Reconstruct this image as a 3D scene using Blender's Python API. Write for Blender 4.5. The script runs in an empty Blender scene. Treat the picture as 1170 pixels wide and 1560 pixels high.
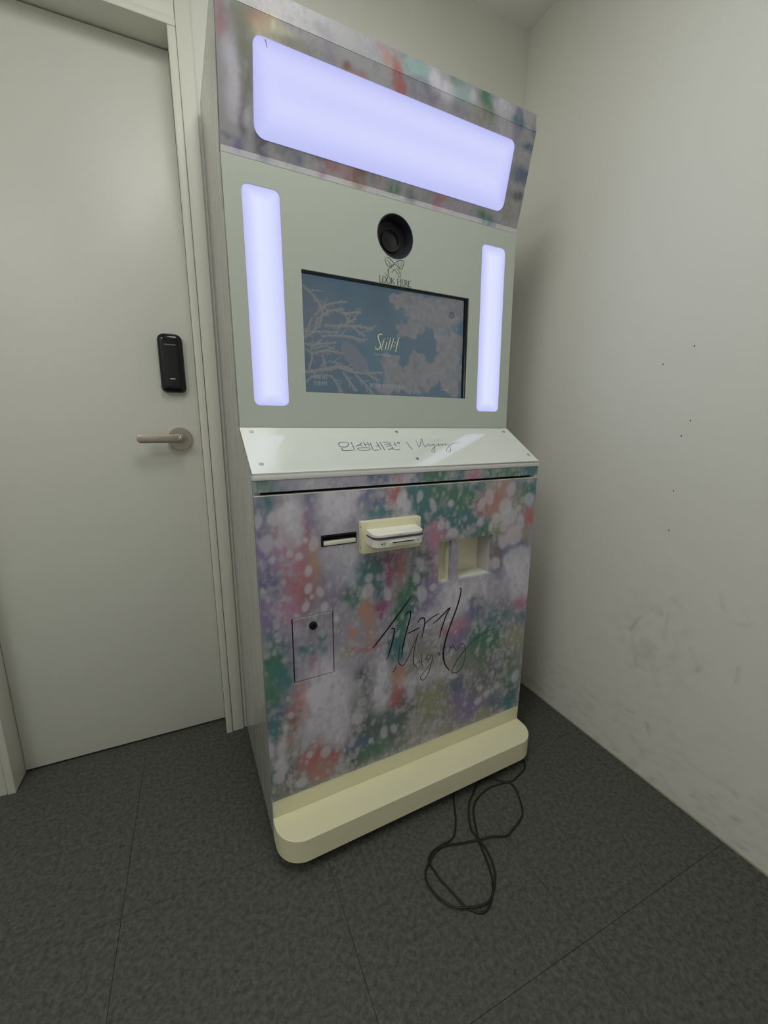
import bpy, bmesh, math, random
import numpy as np
from mathutils import Vector, Matrix, noise

# ---------------------------------------------------------------- camera, world, lights, exposure
C = bpy.context.scene.collection
cam = bpy.data.cameras.new('camera')
cam_obj = bpy.data.objects.new('camera', cam)
C.objects.link(cam_obj)
cam.sensor_fit = 'HORIZONTAL'
cam.sensor_width = 36
cam.lens = 622.6 / 1170 * 36
cam.clip_start = 0.02
cam_obj.location = (-0.0986, -0.8638, 1.0441)
cam_obj.rotation_euler = (1.3643, -0.0045, -0.4657 + 0.0393)
bpy.context.scene.camera = cam_obj

world = bpy.data.worlds.new('world')
bpy.context.scene.world = world
world.use_nodes = True
world.node_tree.nodes['Background'].inputs[0].default_value = (0.8, 0.85, 0.9, 1)
world.node_tree.nodes['Background'].inputs[1].default_value = 0.05

LAMP_AT = (0.10, -0.40, 2.352)
LAMP_W = 7.6
FILL_AT = (-1.15, -1.15, 2.352)  # second lamp, out of view, added as fill for the side and lower parts
FILL_W = 11.2
lamp = bpy.data.lights.new('ceiling_and_fill_lamp', 'AREA')
lamp.shape = 'RECTANGLE'
lamp.size, lamp.size_y = 0.56, 0.56
lamp.energy = LAMP_W
lamp.color = (0.985, 1.0, 0.935)
lamp_obj = bpy.data.objects.new('ceiling_and_fill_lamp', lamp)
C.objects.link(lamp_obj)
lamp_obj.location = LAMP_AT
fill_lamp = lamp.copy()
fill_lamp.energy = FILL_W
fill_lamp_obj = bpy.data.objects.new('ceiling_and_fill_lamp', fill_lamp)
C.objects.link(fill_lamp_obj)
fill_lamp_obj.location = FILL_AT

vs = bpy.context.scene.view_settings
vs.view_transform = 'Standard'
vs.look = 'None'
vs.gamma = 1
vs.use_curve_mapping = False
vs.exposure = 0.0
bpy.context.scene.cycles.diffuse_bounces = 8
LED = 0.95          # strength of the light panels of the booth

# ---------------------------------------------------------------- data, metres on each panel
BODY=[(0.023,0.888,0.0161,0.0222,'T',0.6),(0.061,0.892,0.0112,0.0255,'B',0.45),(0.012,0.833,0.0121,0.0313,'B',0.5),(0.003,0.869,0.0079,0.0166,'B',0.3),(0.056,0.833,0.0098,0.0319,'R',0.6),(0.059,0.784,0.0201,0.0387,'P',0.6),(0.11,0.812,0.0089,0.0362,'R',0.6),(0.123,0.752,0.0154,0.0311,'O',0.6),(0.127,0.689,0.0125,0.0417,'O',0.6),(0.067,0.753,0.0262,0.0333,'P',0.65),(0.044,0.734,0.0375,0.0453,'L',0.7),(0.086,0.696,0.0241,0.063,'R',0.55),(0.08,0.713,0.0178,0.0466,'P',0.5),(0.08,0.658,0.0303,0.0349,'R',0.6),(0.015,0.741,0.0221,0.0627,'V',0.7),(0.014,0.686,0.0281,0.0426,'B',0.6),(0.001,0.638,0.0167,0.0307,'B',0.6),(0.047,0.633,0.0354,0.0379,'L',0.7),(0.116,0.888,0.0118,0.0233,'B',0.35),(0.132,0.835,0.0244,0.0302,'V',0.4),(0.142,0.857,0.0107,0.036,'K',0.35),(0.223,0.834,0.0099,0.022,'V',0.5),(0.178,0.828,0.0048,0.0154,'V',0.4),(0.078,0.848,0.0202,0.0409,'W',0.7),(0.168,0.867,0.0283,0.0547,'W',0.8),(0.2,0.879,0.039,0.0398,'W',0.8),(0.274,0.869,0.0349,0.0285,'B',0.5),(0.292,0.84,0.032,0.0194,'T',0.65),(0.321,0.881,0.0144,0.0258,'P',0.4),(0.249,0.894,0.0101,0.0217,'V',0.4),(0.265,0.707,0.0394,0.0236,'T',0.85),(0.306,0.706,0.026,0.0241,'D',0.7),(0.234,0.683,0.0156,0.0202,'T',0.55),(0.283,0.661,0.0256,0.0348,'T',0.65),(0.213,0.64,0.0171,0.0204,'G',0.6),(0.321,0.71,0.0149,0.0312,'M',0.5),(0.32,0.655,0.0151,0.039,'M',0.45),(0.249,0.607,0.0161,0.0244,'O',0.6),(0.292,0.598,0.0167,0.016,'M',0.65),(0.189,0.735,0.0365,0.0486,'W',0.6),(0.155,0.659,0.036,0.0495,'V',0.25),(0.175,0.697,0.033,0.0825,'D',0.22),(0.107,0.628,0.0124,0.0489,'D',0.25),(0.332,0.888,0.0182,0.0194,'R',0.65),(0.401,0.889,0.0429,0.0166,'T',0.6),(0.417,0.866,0.0356,0.0441,'T',0.85),(0.45,0.877,0.0284,0.0205,'G',0.55),(0.501,0.877,0.0426,0.0244,'G',0.7),(0.55,0.847,0.0447,0.0433,'G',0.9),(0.526,0.804,0.0669,0.0217,'T',0.85),(0.467,0.807,0.042,0.0212,'T',0.75),(0.422,0.814,0.0241,0.0207,'T',0.65),(0.598,0.885,0.0321,0.018,'T',0.5),(0.589,0.78,0.042,0.015,'T',0.6),(0.614,0.754,0.0431,0.0153,'G',0.75),(0.506,0.761,0.0663,0.0256,'D',0.4),(0.662,0.866,0.0388,0.0261,'O',0.65),(0.618,0.836,0.0377,0.026,'R',0.65),(0.654,0.82,0.034,0.0227,'O',0.6),(0.756,0.86,0.0312,0.031,'G',0.55),(0.794,0.873,0.016,0.0235,'T',0.65),(0.782,0.785,0.0188,0.0241,'R',0.75),(0.736,0.807,0.0206,0.0434,'Y',0.5),(0.671,0.761,0.0248,0.0352,'Y',0.65),(0.704,0.744,0.0255,0.0238,'O',0.5),(0.77,0.731,0.016,0.0246,'Y',0.55),(0.759,0.702,0.0213,0.0165,'B',0.55),(0.715,0.681,0.0418,0.0164,'B',0.75),(0.687,0.655,0.023,0.041,'V',0.6),(0.668,0.638,0.0202,0.041,'B',0.5),(0.762,0.615,0.0082,0.0192,'V',0.8),(0.634,0.599,0.0148,0.0205,'V',0.65),(0.663,0.704,0.0123,0.0278,'D',0.6),(0.66,0.675,0.0149,0.0201,'N',0.5),(0.454,0.776,0.0249,0.0213,'P',0.65),(0.445,0.742,0.029,0.0433,'P',0.5),(0.43,0.708,0.0164,0.0546,'L',0.4),(0.447,0.669,0.0189,0.0559,'P',0.5),(0.438,0.621,0.0168,0.0188,'P',0.5),(0.407,0.733,0.016,0.0392,'D',0.5),(0.416,0.674,0.0246,0.044,'D',0.65),(0.383,0.634,0.0363,0.0293,'G',0.75),(0.408,0.599,0.0332,0.0338,'D',0.5),(0.351,0.72,0.0095,0.028,'R',0.65),(0.348,0.685,0.0115,0.0354,'R',0.4),(0.46,0.602,0.0302,0.0268,'V',0.45),(0.379,0.581,0.0202,0.0337,'T',0.65),(0.434,0.569,0.0297,0.0461,'V',0.5),(0.783,0.595,0.0447,0.0655,'W',0.8),(0.727,0.635,0.0318,0.042,'W',0.6),(0.583,0.589,0.073,0.0404,'W',0.5),(0.777,0.521,0.0336,0.0178,'P',0.75),(0.598,0.536,0.0244,0.0206,'B',0.6),(0.516,0.572,0.0458,0.0437,'W',0.6),(0.061,0.634,0.0299,0.0158,'P',0.55),(0.009,0.61,0.0213,0.0408,'V',0.6),(0.028,0.549,0.0295,0.0422,'B',0.6),(0.019,0.515,0.0234,0.0492,'G',0.85),(0.042,0.47,0.0211,0.0371,'T',0.6),(0.004,0.431,0.0206,0.0303,'G',0.85),(0.017,0.38,0.021,0.0242,'T',0.75),(0.038,0.39,0.0153,0.0139,'B',0.5),(0.01,0.342,0.018,0.0244,'T',0.85),(0.136,0.541,0.0113,0.0239,'T',0.55),(0.1,0.527,0.0141,0.0152,'T',0.5),(0.112,0.489,0.008,0.0155,'M',0.5),(0.086,0.413,0.0192,0.0317,'R',0.75),(0.078,0.366,0.024,0.025,'R',0.7),(0.064,0.335,0.0143,0.036,'N',0.65),(0.056,0.301,0.0126,0.0218,'O',0.5),(0.102,0.346,0.0098,0.0109,'R',0.5),(0.211,0.528,0.0088,0.0392,'O',0.6),(0.198,0.49,0.014,0.0215,'Y',0.4),(0.26,0.57,0.0145,0.0537,'O',0.6),(0.259,0.496,0.0259,0.011,'R',0.65),(0.241,0.429,0.0221,0.0186,'D',0.55),(0.259,0.392,0.0188,0.0306,'D',0.4),(0.278,0.347,0.031,0.0313,'K',0.4),(0.34,0.367,0.0162,0.0239,'O',0.6),(0.349,0.328,0.0185,0.0325,'R',0.75),(0.218,0.323,0.0184,0.0193,'D',0.4),(0.149,0.397,0.0483,0.0735,'W',0.85),(0.16,0.295,0.039,0.0497,'W',0.8),(0.297,0.374,0.0196,0.0709,'W',0.7),(0.096,0.31,0.0231,0.0295,'W',0.5),(0.317,0.254,0.0411,0.0247,'T',0.6),(0.258,0.255,0.0469,0.0322,'D',0.7),(0.338,0.205,0.0336,0.0339,'D',0.6),(0.226,0.217,0.0343,0.0282,'B',0.65),(0.258,0.174,0.0396,0.0248,'D',0.6),(0.207,0.175,0.0187,0.0244,'D',0.6),(0.294,0.195,0.0489,0.0334,'G',0.35),(0.128,0.269,0.0136,0.0227,'R',0.4),(0.104,0.241,0.0305,0.0266,'R',0.65),(0.157,0.219,0.0177,0.0195,'R',0.75),(0.092,0.213,0.0269,0.0229,'R',0.6),(0.126,0.179,0.0244,0.0196,'R',0.55),(0.044,0.234,0.0223,0.026,'K',0.5),(0.018,0.183,0.0315,0.0261,'D',0.5),(0.061,0.173,0.0263,0.0191,'K',0.4),(0.002,0.209,0.0122,0.0183,'G',0.5),(0.145,0.253,0.0175,0.0191,'K',0.3),(0.392,0.615,0.0203,0.0259,'G',0.6),(0.35,0.537,0.0178,0.0604,'G',0.65),(0.339,0.477,0.0239,0.0421,'T',0.7),(0.428,0.608,0.0294,0.0416,'V',0.45),(0.463,0.53,0.0441,0.0315,'W',0.5),(0.6,0.535,0.0244,0.0248,'B',0.65),(0.578,0.509,0.0241,0.0249,'V',0.45),(0.52,0.486,0.0419,0.0163,'P',0.75),(0.544,0.466,0.0332,0.0124,'M',0.3),(0.678,0.488,0.0636,0.026,'T',0.45),(0.783,0.465,0.0283,0.0181,'T',0.55),(0.616,0.449,0.0404,0.0301,'T',0.75),(0.648,0.405,0.0524,0.0443,'G',0.85),(0.595,0.386,0.0504,0.0306,'G',0.75),(0.699,0.414,0.0433,0.0315,'G',0.6),(0.753,0.401,0.0394,0.0415,'Y',0.6),(0.522,0.437,0.0471,0.0292,'V',0.5),(0.433,0.453,0.0436,0.0523,'A',0.5),(0.457,0.397,0.0588,0.033,'Y',0.4),(0.728,0.322,0.0737,0.047,'A',0.6),(0.68,0.331,0.0543,0.0321,'D',0.5),(0.549,0.361,0.0739,0.0435,'A',0.5),(0.352,0.383,0.0205,0.0238,'O',0.65),(0.343,0.326,0.0184,0.0284,'R',0.85),(0.436,0.362,0.0674,0.0207,'W',0.5),(0.529,0.292,0.0338,0.0309,'B',0.75),(0.555,0.244,0.0449,0.0317,'V',0.75),(0.597,0.199,0.0521,0.0281,'V',0.75),(0.653,0.276,0.0482,0.0325,'D',0.5),(0.751,0.21,0.0289,0.0196,'B',0.65),(0.701,0.186,0.0393,0.0292,'B',0.65),(0.754,0.181,0.0232,0.0298,'T',0.75),(0.756,0.256,0.0404,0.0485,'G',0.4),(0.647,0.174,0.0269,0.0192,'Y',0.6),(0.452,0.284,0.0504,0.043,'Y',0.75),(0.44,0.231,0.0598,0.0437,'Y',0.55),(0.374,0.289,0.0298,0.0291,'D',0.45),(0.354,0.245,0.0424,0.042,'D',0.5),(0.419,0.196,0.0545,0.0307,'A',0.6),(0.486,0.204,0.0477,0.0314,'A',0.6),(0.377,0.151,0.0666,0.0307,'A',0.4),(0.294,0.132,0.0623,0.0214,'A',0.3)]
PETALS=[(0.703,0.871,0.0174,0.0227),(0.625,0.856,0.0164,0.0259),(0.599,0.838,0.0138,0.0221),(0.685,0.823,0.0248,0.0269),(0.7,0.793,0.0303,0.0273),(0.656,0.793,0.0194,0.0153),(0.598,0.786,0.0139,0.0112),(0.636,0.773,0.0095,0.0153),(0.735,0.815,0.0129,0.0098),(0.747,0.773,0.0156,0.024),(0.774,0.839,0.0212,0.0197),(0.683,0.764,0.0149,0.0156),(0.725,0.736,0.0312,0.0322),(0.686,0.721,0.0201,0.0219),(0.704,0.665,0.018,0.0185),(0.749,0.672,0.0376,0.0291),(0.662,0.659,0.0175,0.0202),(0.496,0.848,0.0105,0.0106),(0.047,0.797,0.0112,0.0132),(0.021,0.798,0.0164,0.0203),(0.005,0.848,0.0106,0.0168),(0.04,0.852,0.0166,0.0171),(0.057,0.864,0.0112,0.0114),(0.11,0.723,0.0092,0.014),(0.09,0.793,0.0088,0.009),(0.106,0.796,0.0074,0.0075),(0.07,0.77,0.0087,0.0104),(0.089,0.76,0.0089,0.0107),(0.124,0.785,0.0122,0.0184),(0.031,0.76,0.007,0.0104),(0.108,0.681,0.0092,0.0143),(0.136,0.668,0.0095,0.0146),(0.116,0.66,0.0062,0.0065),(0.101,0.639,0.0092,0.0145),(0.145,0.63,0.0097,0.0132),(0.401,0.875,0.0097,0.015),(0.441,0.847,0.0101,0.0207),(0.349,0.871,0.0148,0.0229),(0.364,0.853,0.0131,0.0166),(0.467,0.792,0.0125,0.0142),(0.488,0.79,0.0085,0.0144),(0.506,0.767,0.0173,0.0146),(0.406,0.694,0.0121,0.0216),(0.397,0.659,0.01,0.0182),(0.449,0.623,0.0127,0.0113),(0.414,0.611,0.0165,0.0262),(0.256,0.649,0.016,0.0207),(0.311,0.63,0.0113,0.0214),(0.26,0.682,0.0124,0.0119),(0.097,0.244,0.01,0.0113),(0.139,0.236,0.0156,0.0173),(0.0,0.301,0.012,0.0283),(0.031,0.289,0.0108,0.0324),(0.026,0.245,0.0155,0.0183),(0.019,0.211,0.0156,0.0185),(0.074,0.173,0.0166,0.0153),(0.041,0.34,0.0077,0.0107),(0.055,0.37,0.0078,0.0105),(0.303,0.232,0.012,0.0207),(0.264,0.221,0.0077,0.0082),(0.334,0.231,0.0103,0.0167),(0.227,0.3,0.0167,0.0195),(0.628,0.265,0.013,0.0092),(0.626,0.221,0.0157,0.014),(0.66,0.239,0.0134,0.0094),(0.699,0.25,0.0137,0.0118),(0.527,0.335,0.0191,0.0086),(0.384,0.327,0.0127,0.0206),(0.655,0.418,0.0103,0.0088),(0.774,0.262,0.0174,0.0242)]
HOOD=[(0.013,0.206,0.0115,0.0141,'P',0.5),(0.01,0.185,0.0116,0.0144,'R',0.35),(0.039,0.209,0.0237,0.0179,'A',0.5),(0.057,0.18,0.0146,0.0471,'A',0.7),(0.051,0.13,0.0112,0.0514,'A',0.8),(0.046,0.061,0.0077,0.0271,'K',0.8),(0.055,0.069,0.0051,0.0145,'W',0.6),(0.036,0.015,0.0078,0.0107,'V',0.7),(0.082,0.026,0.0095,0.0219,'K',0.8),(0.092,0.003,0.0083,0.0089,'B',0.55),(0.014,0.027,0.0076,0.0042,'K',0.6),(0.029,0.102,0.0112,0.0441,'W',0.8),(0.022,0.156,0.0083,0.0186,'W',0.5),(0.089,0.213,0.0224,0.0128,'O',0.85),(0.114,0.2,0.0309,0.0189,'E',0.6),(0.164,0.192,0.0407,0.0136,'A',0.45),(0.206,0.24,0.0137,0.0076,'K',0.25),(0.218,0.22,0.0056,0.0254,'V',0.3),(0.137,0.2,0.0396,0.0076,'A',0.4),(0.262,0.201,0.0117,0.0061,'N',0.6),(0.285,0.197,0.0149,0.0051,'R',0.5),(0.226,0.2,0.007,0.0119,'V',0.4),(0.14,0.029,0.02,0.009,'K',0.5),(0.157,0.017,0.0101,0.0103,'B',0.55),(0.213,0.035,0.0182,0.0069,'K',0.4),(0.239,0.027,0.0218,0.0082,'R',0.45),(0.217,0.007,0.0061,0.0094,'M',0.5),(0.306,0.027,0.0131,0.0244,'N',0.9),(0.279,0.026,0.0096,0.0169,'R',0.35),(0.34,0.262,0.0091,0.0079,'P',0.5),(0.355,0.249,0.0077,0.0142,'O',0.5),(0.38,0.23,0.0096,0.0253,'R',0.8),(0.392,0.201,0.0098,0.0129,'R',0.75),(0.398,0.257,0.0129,0.0144,'Y',0.45),(0.423,0.254,0.0231,0.0146,'S',0.75),(0.451,0.247,0.0236,0.0127,'S',0.7),(0.437,0.225,0.0338,0.0076,'B',0.35),(0.432,0.202,0.0169,0.0088,'V',0.4),(0.475,0.213,0.0139,0.0133,'V',0.5),(0.48,0.244,0.0138,0.0151,'W',0.8),(0.517,0.231,0.0161,0.0156,'W',0.8),(0.543,0.262,0.0144,0.0087,'G',0.6),(0.563,0.241,0.026,0.0181,'S',0.6),(0.637,0.252,0.0214,0.0232,'G',0.9),(0.619,0.22,0.0274,0.0165,'Y',0.5),(0.551,0.208,0.0185,0.0092,'V',0.4),(0.586,0.244,0.0075,0.009,'W',0.7),(0.683,0.255,0.0242,0.0189,'W',0.8),(0.734,0.232,0.0169,0.0122,'T',0.75),(0.741,0.255,0.0105,0.0145,'B',0.5),(0.73,0.21,0.0127,0.0149,'V',0.55),(0.794,0.228,0.011,0.0126,'B',0.5),(0.79,0.192,0.0224,0.0078,'B',0.65),(0.772,0.131,0.0317,0.0136,'B',0.6),(0.792,0.126,0.0229,0.011,'B',0.5),(0.782,0.083,0.0278,0.0084,'D',0.9),(0.81,0.058,0.0142,0.0176,'G',0.65),(0.759,0.039,0.0185,0.0204,'Y',0.4),(0.396,0.021,0.0177,0.0127,'G',0.65),(0.444,0.013,0.011,0.0131,'K',0.6),(0.522,0.015,0.0097,0.019,'P',0.6),(0.533,0.029,0.0157,0.0053,'R',0.5),(0.698,0.005,0.0178,0.0116,'T',0.6),(0.67,0.021,0.0218,0.0086,'G',0.55),(0.698,0.204,0.0207,0.0174,'W',0.4),(0.342,0.03,0.0101,0.0123,'K',0.4),(0.36,0.028,0.0086,0.0075,'R',0.3),(0.595,0.013,0.0417,0.0112,'L',0.3),(0.49,0.023,0.0268,0.0106,'K',0.3)]
CAL=[(2.6,[(0.2697,0.4912),(0.2916,0.5128),(0.336,0.5602),(0.3805,0.6105)]),(2.4,[(0.3212,0.531),(0.3269,0.5326),(0.3319,0.5278),(0.329,0.5073),(0.3199,0.4727),(0.3106,0.4473)]),(2.6,[(0.3621,0.56),(0.3724,0.5687),(0.3795,0.5661),(0.3786,0.5509),(0.3676,0.5128),(0.3584,0.474),(0.3546,0.4418)]),(2.2,[(0.3708,0.5065),(0.3914,0.5117),(0.4094,0.5161)]),(2.2,[(0.4017,0.531),(0.4087,0.5406),(0.4188,0.5422),(0.4239,0.5354),(0.4236,0.5185),(0.4164,0.4841)]),(1.9,[(0.4255,0.5238),(0.4437,0.5348),(0.4706,0.5442)]),(2.6,[(0.4506,0.517),(0.4733,0.5303),(0.5059,0.5533),(0.4946,0.5333),(0.481,0.4977),(0.4744,0.47)]),(3.2,[(0.537,0.6062),(0.5418,0.5989),(0.5385,0.5784),(0.527,0.542),(0.5092,0.499),(0.4957,0.4589),(0.4895,0.4286),(0.4899,0.4084),(0.4967,0.3823),(0.5134,0.3578)])]
CALT=[(1,[(0.3262,0.4052),(0.3347,0.4104),(0.3396,0.4223)]),(1,[(0.3504,0.4872),(0.3458,0.4547),(0.3445,0.4362),(0.3514,0.4209),(0.3633,0.4187),(0.3769,0.4388),(0.3923,0.473),(0.4045,0.5003)]),(1,[(0.4045,0.5003),(0.3945,0.461),(0.3912,0.4311),(0.3928,0.4132),(0.403,0.3987)]),(0.9,[(0.409,0.4204),(0.4122,0.4098)]),(0.9,[(0.4198,0.4351),(0.4175,0.4122),(0.423,0.395)]),(0.9,[(0.4494,0.4272),(0.4389,0.4261),(0.4328,0.4179),(0.4414,0.4116),(0.4508,0.4229),(0.4522,0.4066),(0.4406,0.37),(0.4263,0.3541),(0.4164,0.3591),(0.4174,0.3688),(0.44,0.3901),(0.4648,0.4152)]),(0.9,[(0.4648,0.4152),(0.4752,0.4251),(0.4769,0.4159),(0.4905,0.4243)]),(0.8,[(0.4905,0.4243),(0.4965,0.4388),(0.4995,0.4199)]),(0.8,[(0.5108,0.417),(0.5122,0.4348),(0.517,0.4275),(0.5219,0.4363),(0.5332,0.4172),(0.5398,0.4216),(0.5463,0.4301),(0.5553,0.4319),(0.549,0.4213),(0.5447,0.4163)]),(0.9,[(0.5552,0.434),(0.5626,0.426),(0.5675,0.4041),(0.5654,0.3756),(0.5528,0.3499),(0.5323,0.3441),(0.5218,0.3525),(0.5267,0.3656),(0.5548,0.3992),(0.5997,0.4332),(0.647,0.4488),(0.7019,0.4508)])]
SHELF_TXT=[(1,[(0.2184,0.098),(0.219,0.0853),(0.2326,0.0834),(0.242,0.0923),(0.2419,0.1015),(0.2279,0.1028),(0.2184,0.098)]),(1,[(0.252,0.1023),(0.2509,0.0743)]),(1,[(0.2211,0.0803),(0.2205,0.069),(0.2528,0.0707)]),(1,[(0.2801,0.1006),(0.2711,0.0915),(0.2582,0.0857)]),(1,[(0.2711,0.0915),(0.2786,0.0851)]),(1,[(0.2852,0.1026),(0.2856,0.0833)]),(1,[(0.2866,0.0931),(0.2933,0.093)]),(1,[(0.2952,0.1024),(0.2955,0.083)]),(1,[(0.2607,0.0765),(0.2644,0.0688),(0.2805,0.0682),(0.2906,0.0704),(0.2909,0.078),(0.2713,0.0787),(0.2607,0.0765)]),(1,[(0.3022,0.0985),(0.2999,0.0686),(0.3151,0.0695)]),(1,[(0.3123,0.0851),(0.32,0.0849)]),(1,[(0.3213,0.1018),(0.3206,0.0678)]),(1,[(0.3303,0.1016),(0.33,0.0675)]),(1,[(0.3375,0.1004),(0.3532,0.1),(0.3563,0.0865),(0.3402,0.0817)]),(1,[(0.3389,0.0913),(0.3548,0.0914)]),(1,[(0.3714,0.1007),(0.3692,0.0835)]),(1,[(0.3654,0.0911),(0.3707,0.091)]),(1,[(0.3558,0.0812),(0.3541,0.0734),(0.3398,0.0687)]),(1,[(0.3541,0.0734),(0.3605,0.0679),(0.3739,0.0685)]),(0.8,[(0.3799,0.0994),(0.384,0.1004),(0.3854,0.0971),(0.3818,0.0939),(0.3787,0.0951),(0.3799,0.0994)]),(0.9,[(0.4066,0.1016),(0.4091,0.0662)])]
SIGN=[(0.8,[(0.4396,0.1105),(0.4369,0.0926),(0.4353,0.0772),(0.4481,0.0951),(0.4606,0.1147),(0.455,0.0921),(0.4537,0.0783),(0.4622,0.0836),(0.4708,0.0889),(0.4678,0.0795),(0.479,0.0859),(0.4872,0.0902)]),(0.8,[(0.4872,0.0902),(0.4795,0.0831),(0.4866,0.0869),(0.4809,0.0719),(0.473,0.0585),(0.4656,0.0534),(0.4645,0.0599),(0.4809,0.0747),(0.4965,0.0855),(0.5035,0.091),(0.4966,0.0798),(0.5099,0.0879),(0.5148,0.0895),(0.5086,0.0806),(0.5198,0.0877),(0.5274,0.0904),(0.5207,0.082),(0.5309,0.0857)]),(0.8,[(0.5309,0.0857),(0.5315,0.076),(0.5247,0.0594),(0.5134,0.0515),(0.5114,0.0598),(0.5275,0.0761),(0.5498,0.0898),(0.5774,0.0938)])]
BOW=[(0.9,[(0.3761,0.4159),(0.3752,0.4102),(0.3786,0.4009),(0.3873,0.3967),(0.3961,0.4023),(0.4014,0.4053),(0.3926,0.4117),(0.3856,0.4162),(0.3761,0.4159)]),(0.7,[(0.3804,0.4118),(0.3856,0.4063),(0.3882,0.3982)]),(0.7,[(0.3891,0.4054),(0.3926,0.4003),(0.3882,0.3961)]),(0.9,[(0.4014,0.4053),(0.4085,0.4122),(0.4174,0.4158),(0.4282,0.4154),(0.4264,0.4058),(0.4228,0.3973),(0.4139,0.3973),(0.4085,0.4029),(0.4014,0.4053)]),(0.7,[(0.421,0.4121),(0.4201,0.4048),(0.4139,0.3981)]),(0.7,[(0.4085,0.4086),(0.4138,0.4066),(0.413,0.3993)]),(0.8,[(0.3996,0.4029),(0.3926,0.3961),(0.3856,0.3921),(0.3829,0.3846),(0.3838,0.3748),(0.3785,0.3768),(0.3733,0.3817)]),(0.7,[(0.3803,0.3899),(0.3855,0.3822)]),(0.8,[(0.3908,0.3844),(0.3961,0.3867),(0.4005,0.3931),(0.4041,0.3893),(0.4103,0.3846),(0.4139,0.3779),(0.4184,0.3764),(0.4202,0.3919)]),(0.7,[(0.4049,0.3966),(0.4139,0.3909),(0.4175,0.3813)]),(0.7,[(0.3751,0.3791),(0.382,0.3752)])]
STILL=[(2.2,[(0.3784,0.2388),(0.3758,0.2407),(0.3713,0.2405),(0.3667,0.2373),(0.3654,0.2323),(0.3686,0.2229),(0.3718,0.2144),(0.3705,0.2066),(0.3646,0.2026),(0.3582,0.2028),(0.3559,0.2086)]),(1.8,[(0.3836,0.2303),(0.379,0.2172),(0.3747,0.2037),(0.3776,0.202)]),(1,[(0.377,0.2214),(0.3835,0.2215)]),(1.9,[(0.3914,0.2239),(0.3857,0.2019)]),(1.9,[(0.3945,0.2321),(0.3938,0.2301)]),(1.9,[(0.4029,0.2351),(0.3934,0.2022)]),(1.9,[(0.4123,0.2354),(0.4011,0.2028)]),(3.2,[(0.4159,0.2254),(0.4153,0.2227)]),(3.2,[(0.4129,0.2158),(0.4122,0.2133)]),(2.4,[(0.4268,0.236),(0.4172,0.2022)]),(1,[(0.4234,0.2365),(0.4298,0.2361)]),(1,[(0.4145,0.2024),(0.4209,0.2018)])]
BRANCH=[(6,[(0.1692,0.3288),(0.1975,0.3067),(0.2152,0.279),(0.2065,0.2443)]),(5,[(0.196,0.2667),(0.2271,0.2939),(0.278,0.3073)]),(5,[(0.211,0.2651),(0.2382,0.2818),(0.2696,0.2891)]),(6,[(0.2694,0.2788),(0.2935,0.2834),(0.316,0.2861)]),(5,[(0.2656,0.2852),(0.2851,0.2633)]),(6,[(0.2218,0.2459),(0.2647,0.2488),(0.3094,0.2536),(0.3492,0.2507)]),(5,[(0.2527,0.2424),(0.285,0.2598),(0.3014,0.2704)]),(5,[(0.2849,0.2527),(0.3092,0.2412),(0.3278,0.2323)]),(6,[(0.2133,0.2211),(0.2523,0.2249),(0.2925,0.2253),(0.3234,0.2193)]),(5,[(0.165,0.2265),(0.1947,0.2295),(0.2525,0.2337)]),(5,[(0.1639,0.1995),(0.1861,0.198),(0.2479,0.2088)]),(5,[(0.1681,0.2134),(0.191,0.2291),(0.2033,0.2608)]),(5,[(0.1708,0.1865),(0.1852,0.1739),(0.1765,0.1422)]),(6,[(0.1968,0.1818),(0.2238,0.1875),(0.2632,0.1836)]),(5,[(0.2119,0.176),(0.2187,0.1484)]),(9,[(0.163,0.1326),(0.2107,0.1409),(0.2584,0.1511),(0.291,0.1459)]),(6,[(0.2583,0.1475),(0.3076,0.1396),(0.3769,0.1438)]),(6,[(0.2338,0.128),(0.2493,0.1072),(0.261,0.0894)]),(6,[(0.2662,0.1371),(0.2862,0.1126),(0.3026,0.0948)]),(6,[(0.3033,0.132),(0.3242,0.1145),(0.35,0.0891)]),(5,[(0.3331,0.1374),(0.3679,0.1243)]),(5,[(0.1677,0.1103),(0.191,0.1256),(0.2338,0.128)]),(5,[(0.1819,0.1874),(0.2054,0.2101)]),(5,[(0.2302,0.2707),(0.2194,0.293)]),(4,[(0.227,0.1631),(0.2626,0.1586)]),(5,[(0.1883,0.2591),(0.1763,0.2343),(0.1718,0.2137)]),(4,[(0.2435,0.1926),(0.2203,0.1976),(0.1895,0.1881)])]
FLOWER=[(0.449,0.33,0.042,0.022),(0.496,0.313,0.058,0.034),(0.554,0.309,0.072,0.047),(0.594,0.325,0.047,0.043),(0.449,0.259,0.033,0.019),(0.482,0.263,0.029,0.019),(0.571,0.256,0.036,0.028),(0.577,0.221,0.031,0.024),(0.568,0.184,0.026,0.028),(0.404,0.161,0.032,0.027),(0.422,0.131,0.042,0.031),(0.386,0.175,0.018,0.015),(0.483,0.19,0.024,0.02),(0.493,0.159,0.045,0.032),(0.548,0.154,0.041,0.028),(0.6,0.157,0.038,0.054),(0.608,0.223,0.032,0.049),(0.47,0.118,0.044,0.024),(0.602,0.116,0.032,0.025),(0.417,0.329,0.022,0.018),(0.395,0.106,0.037,0.015),(0.509,0.124,0.04,0.02)]
LEAF=[(0.264,0.2155),(0.2962,0.2078),(0.3167,0.1879),(0.3335,0.1709),(0.3396,0.1453),(0.3034,0.1431),(0.279,0.1633),(0.2593,0.1869)]
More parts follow.
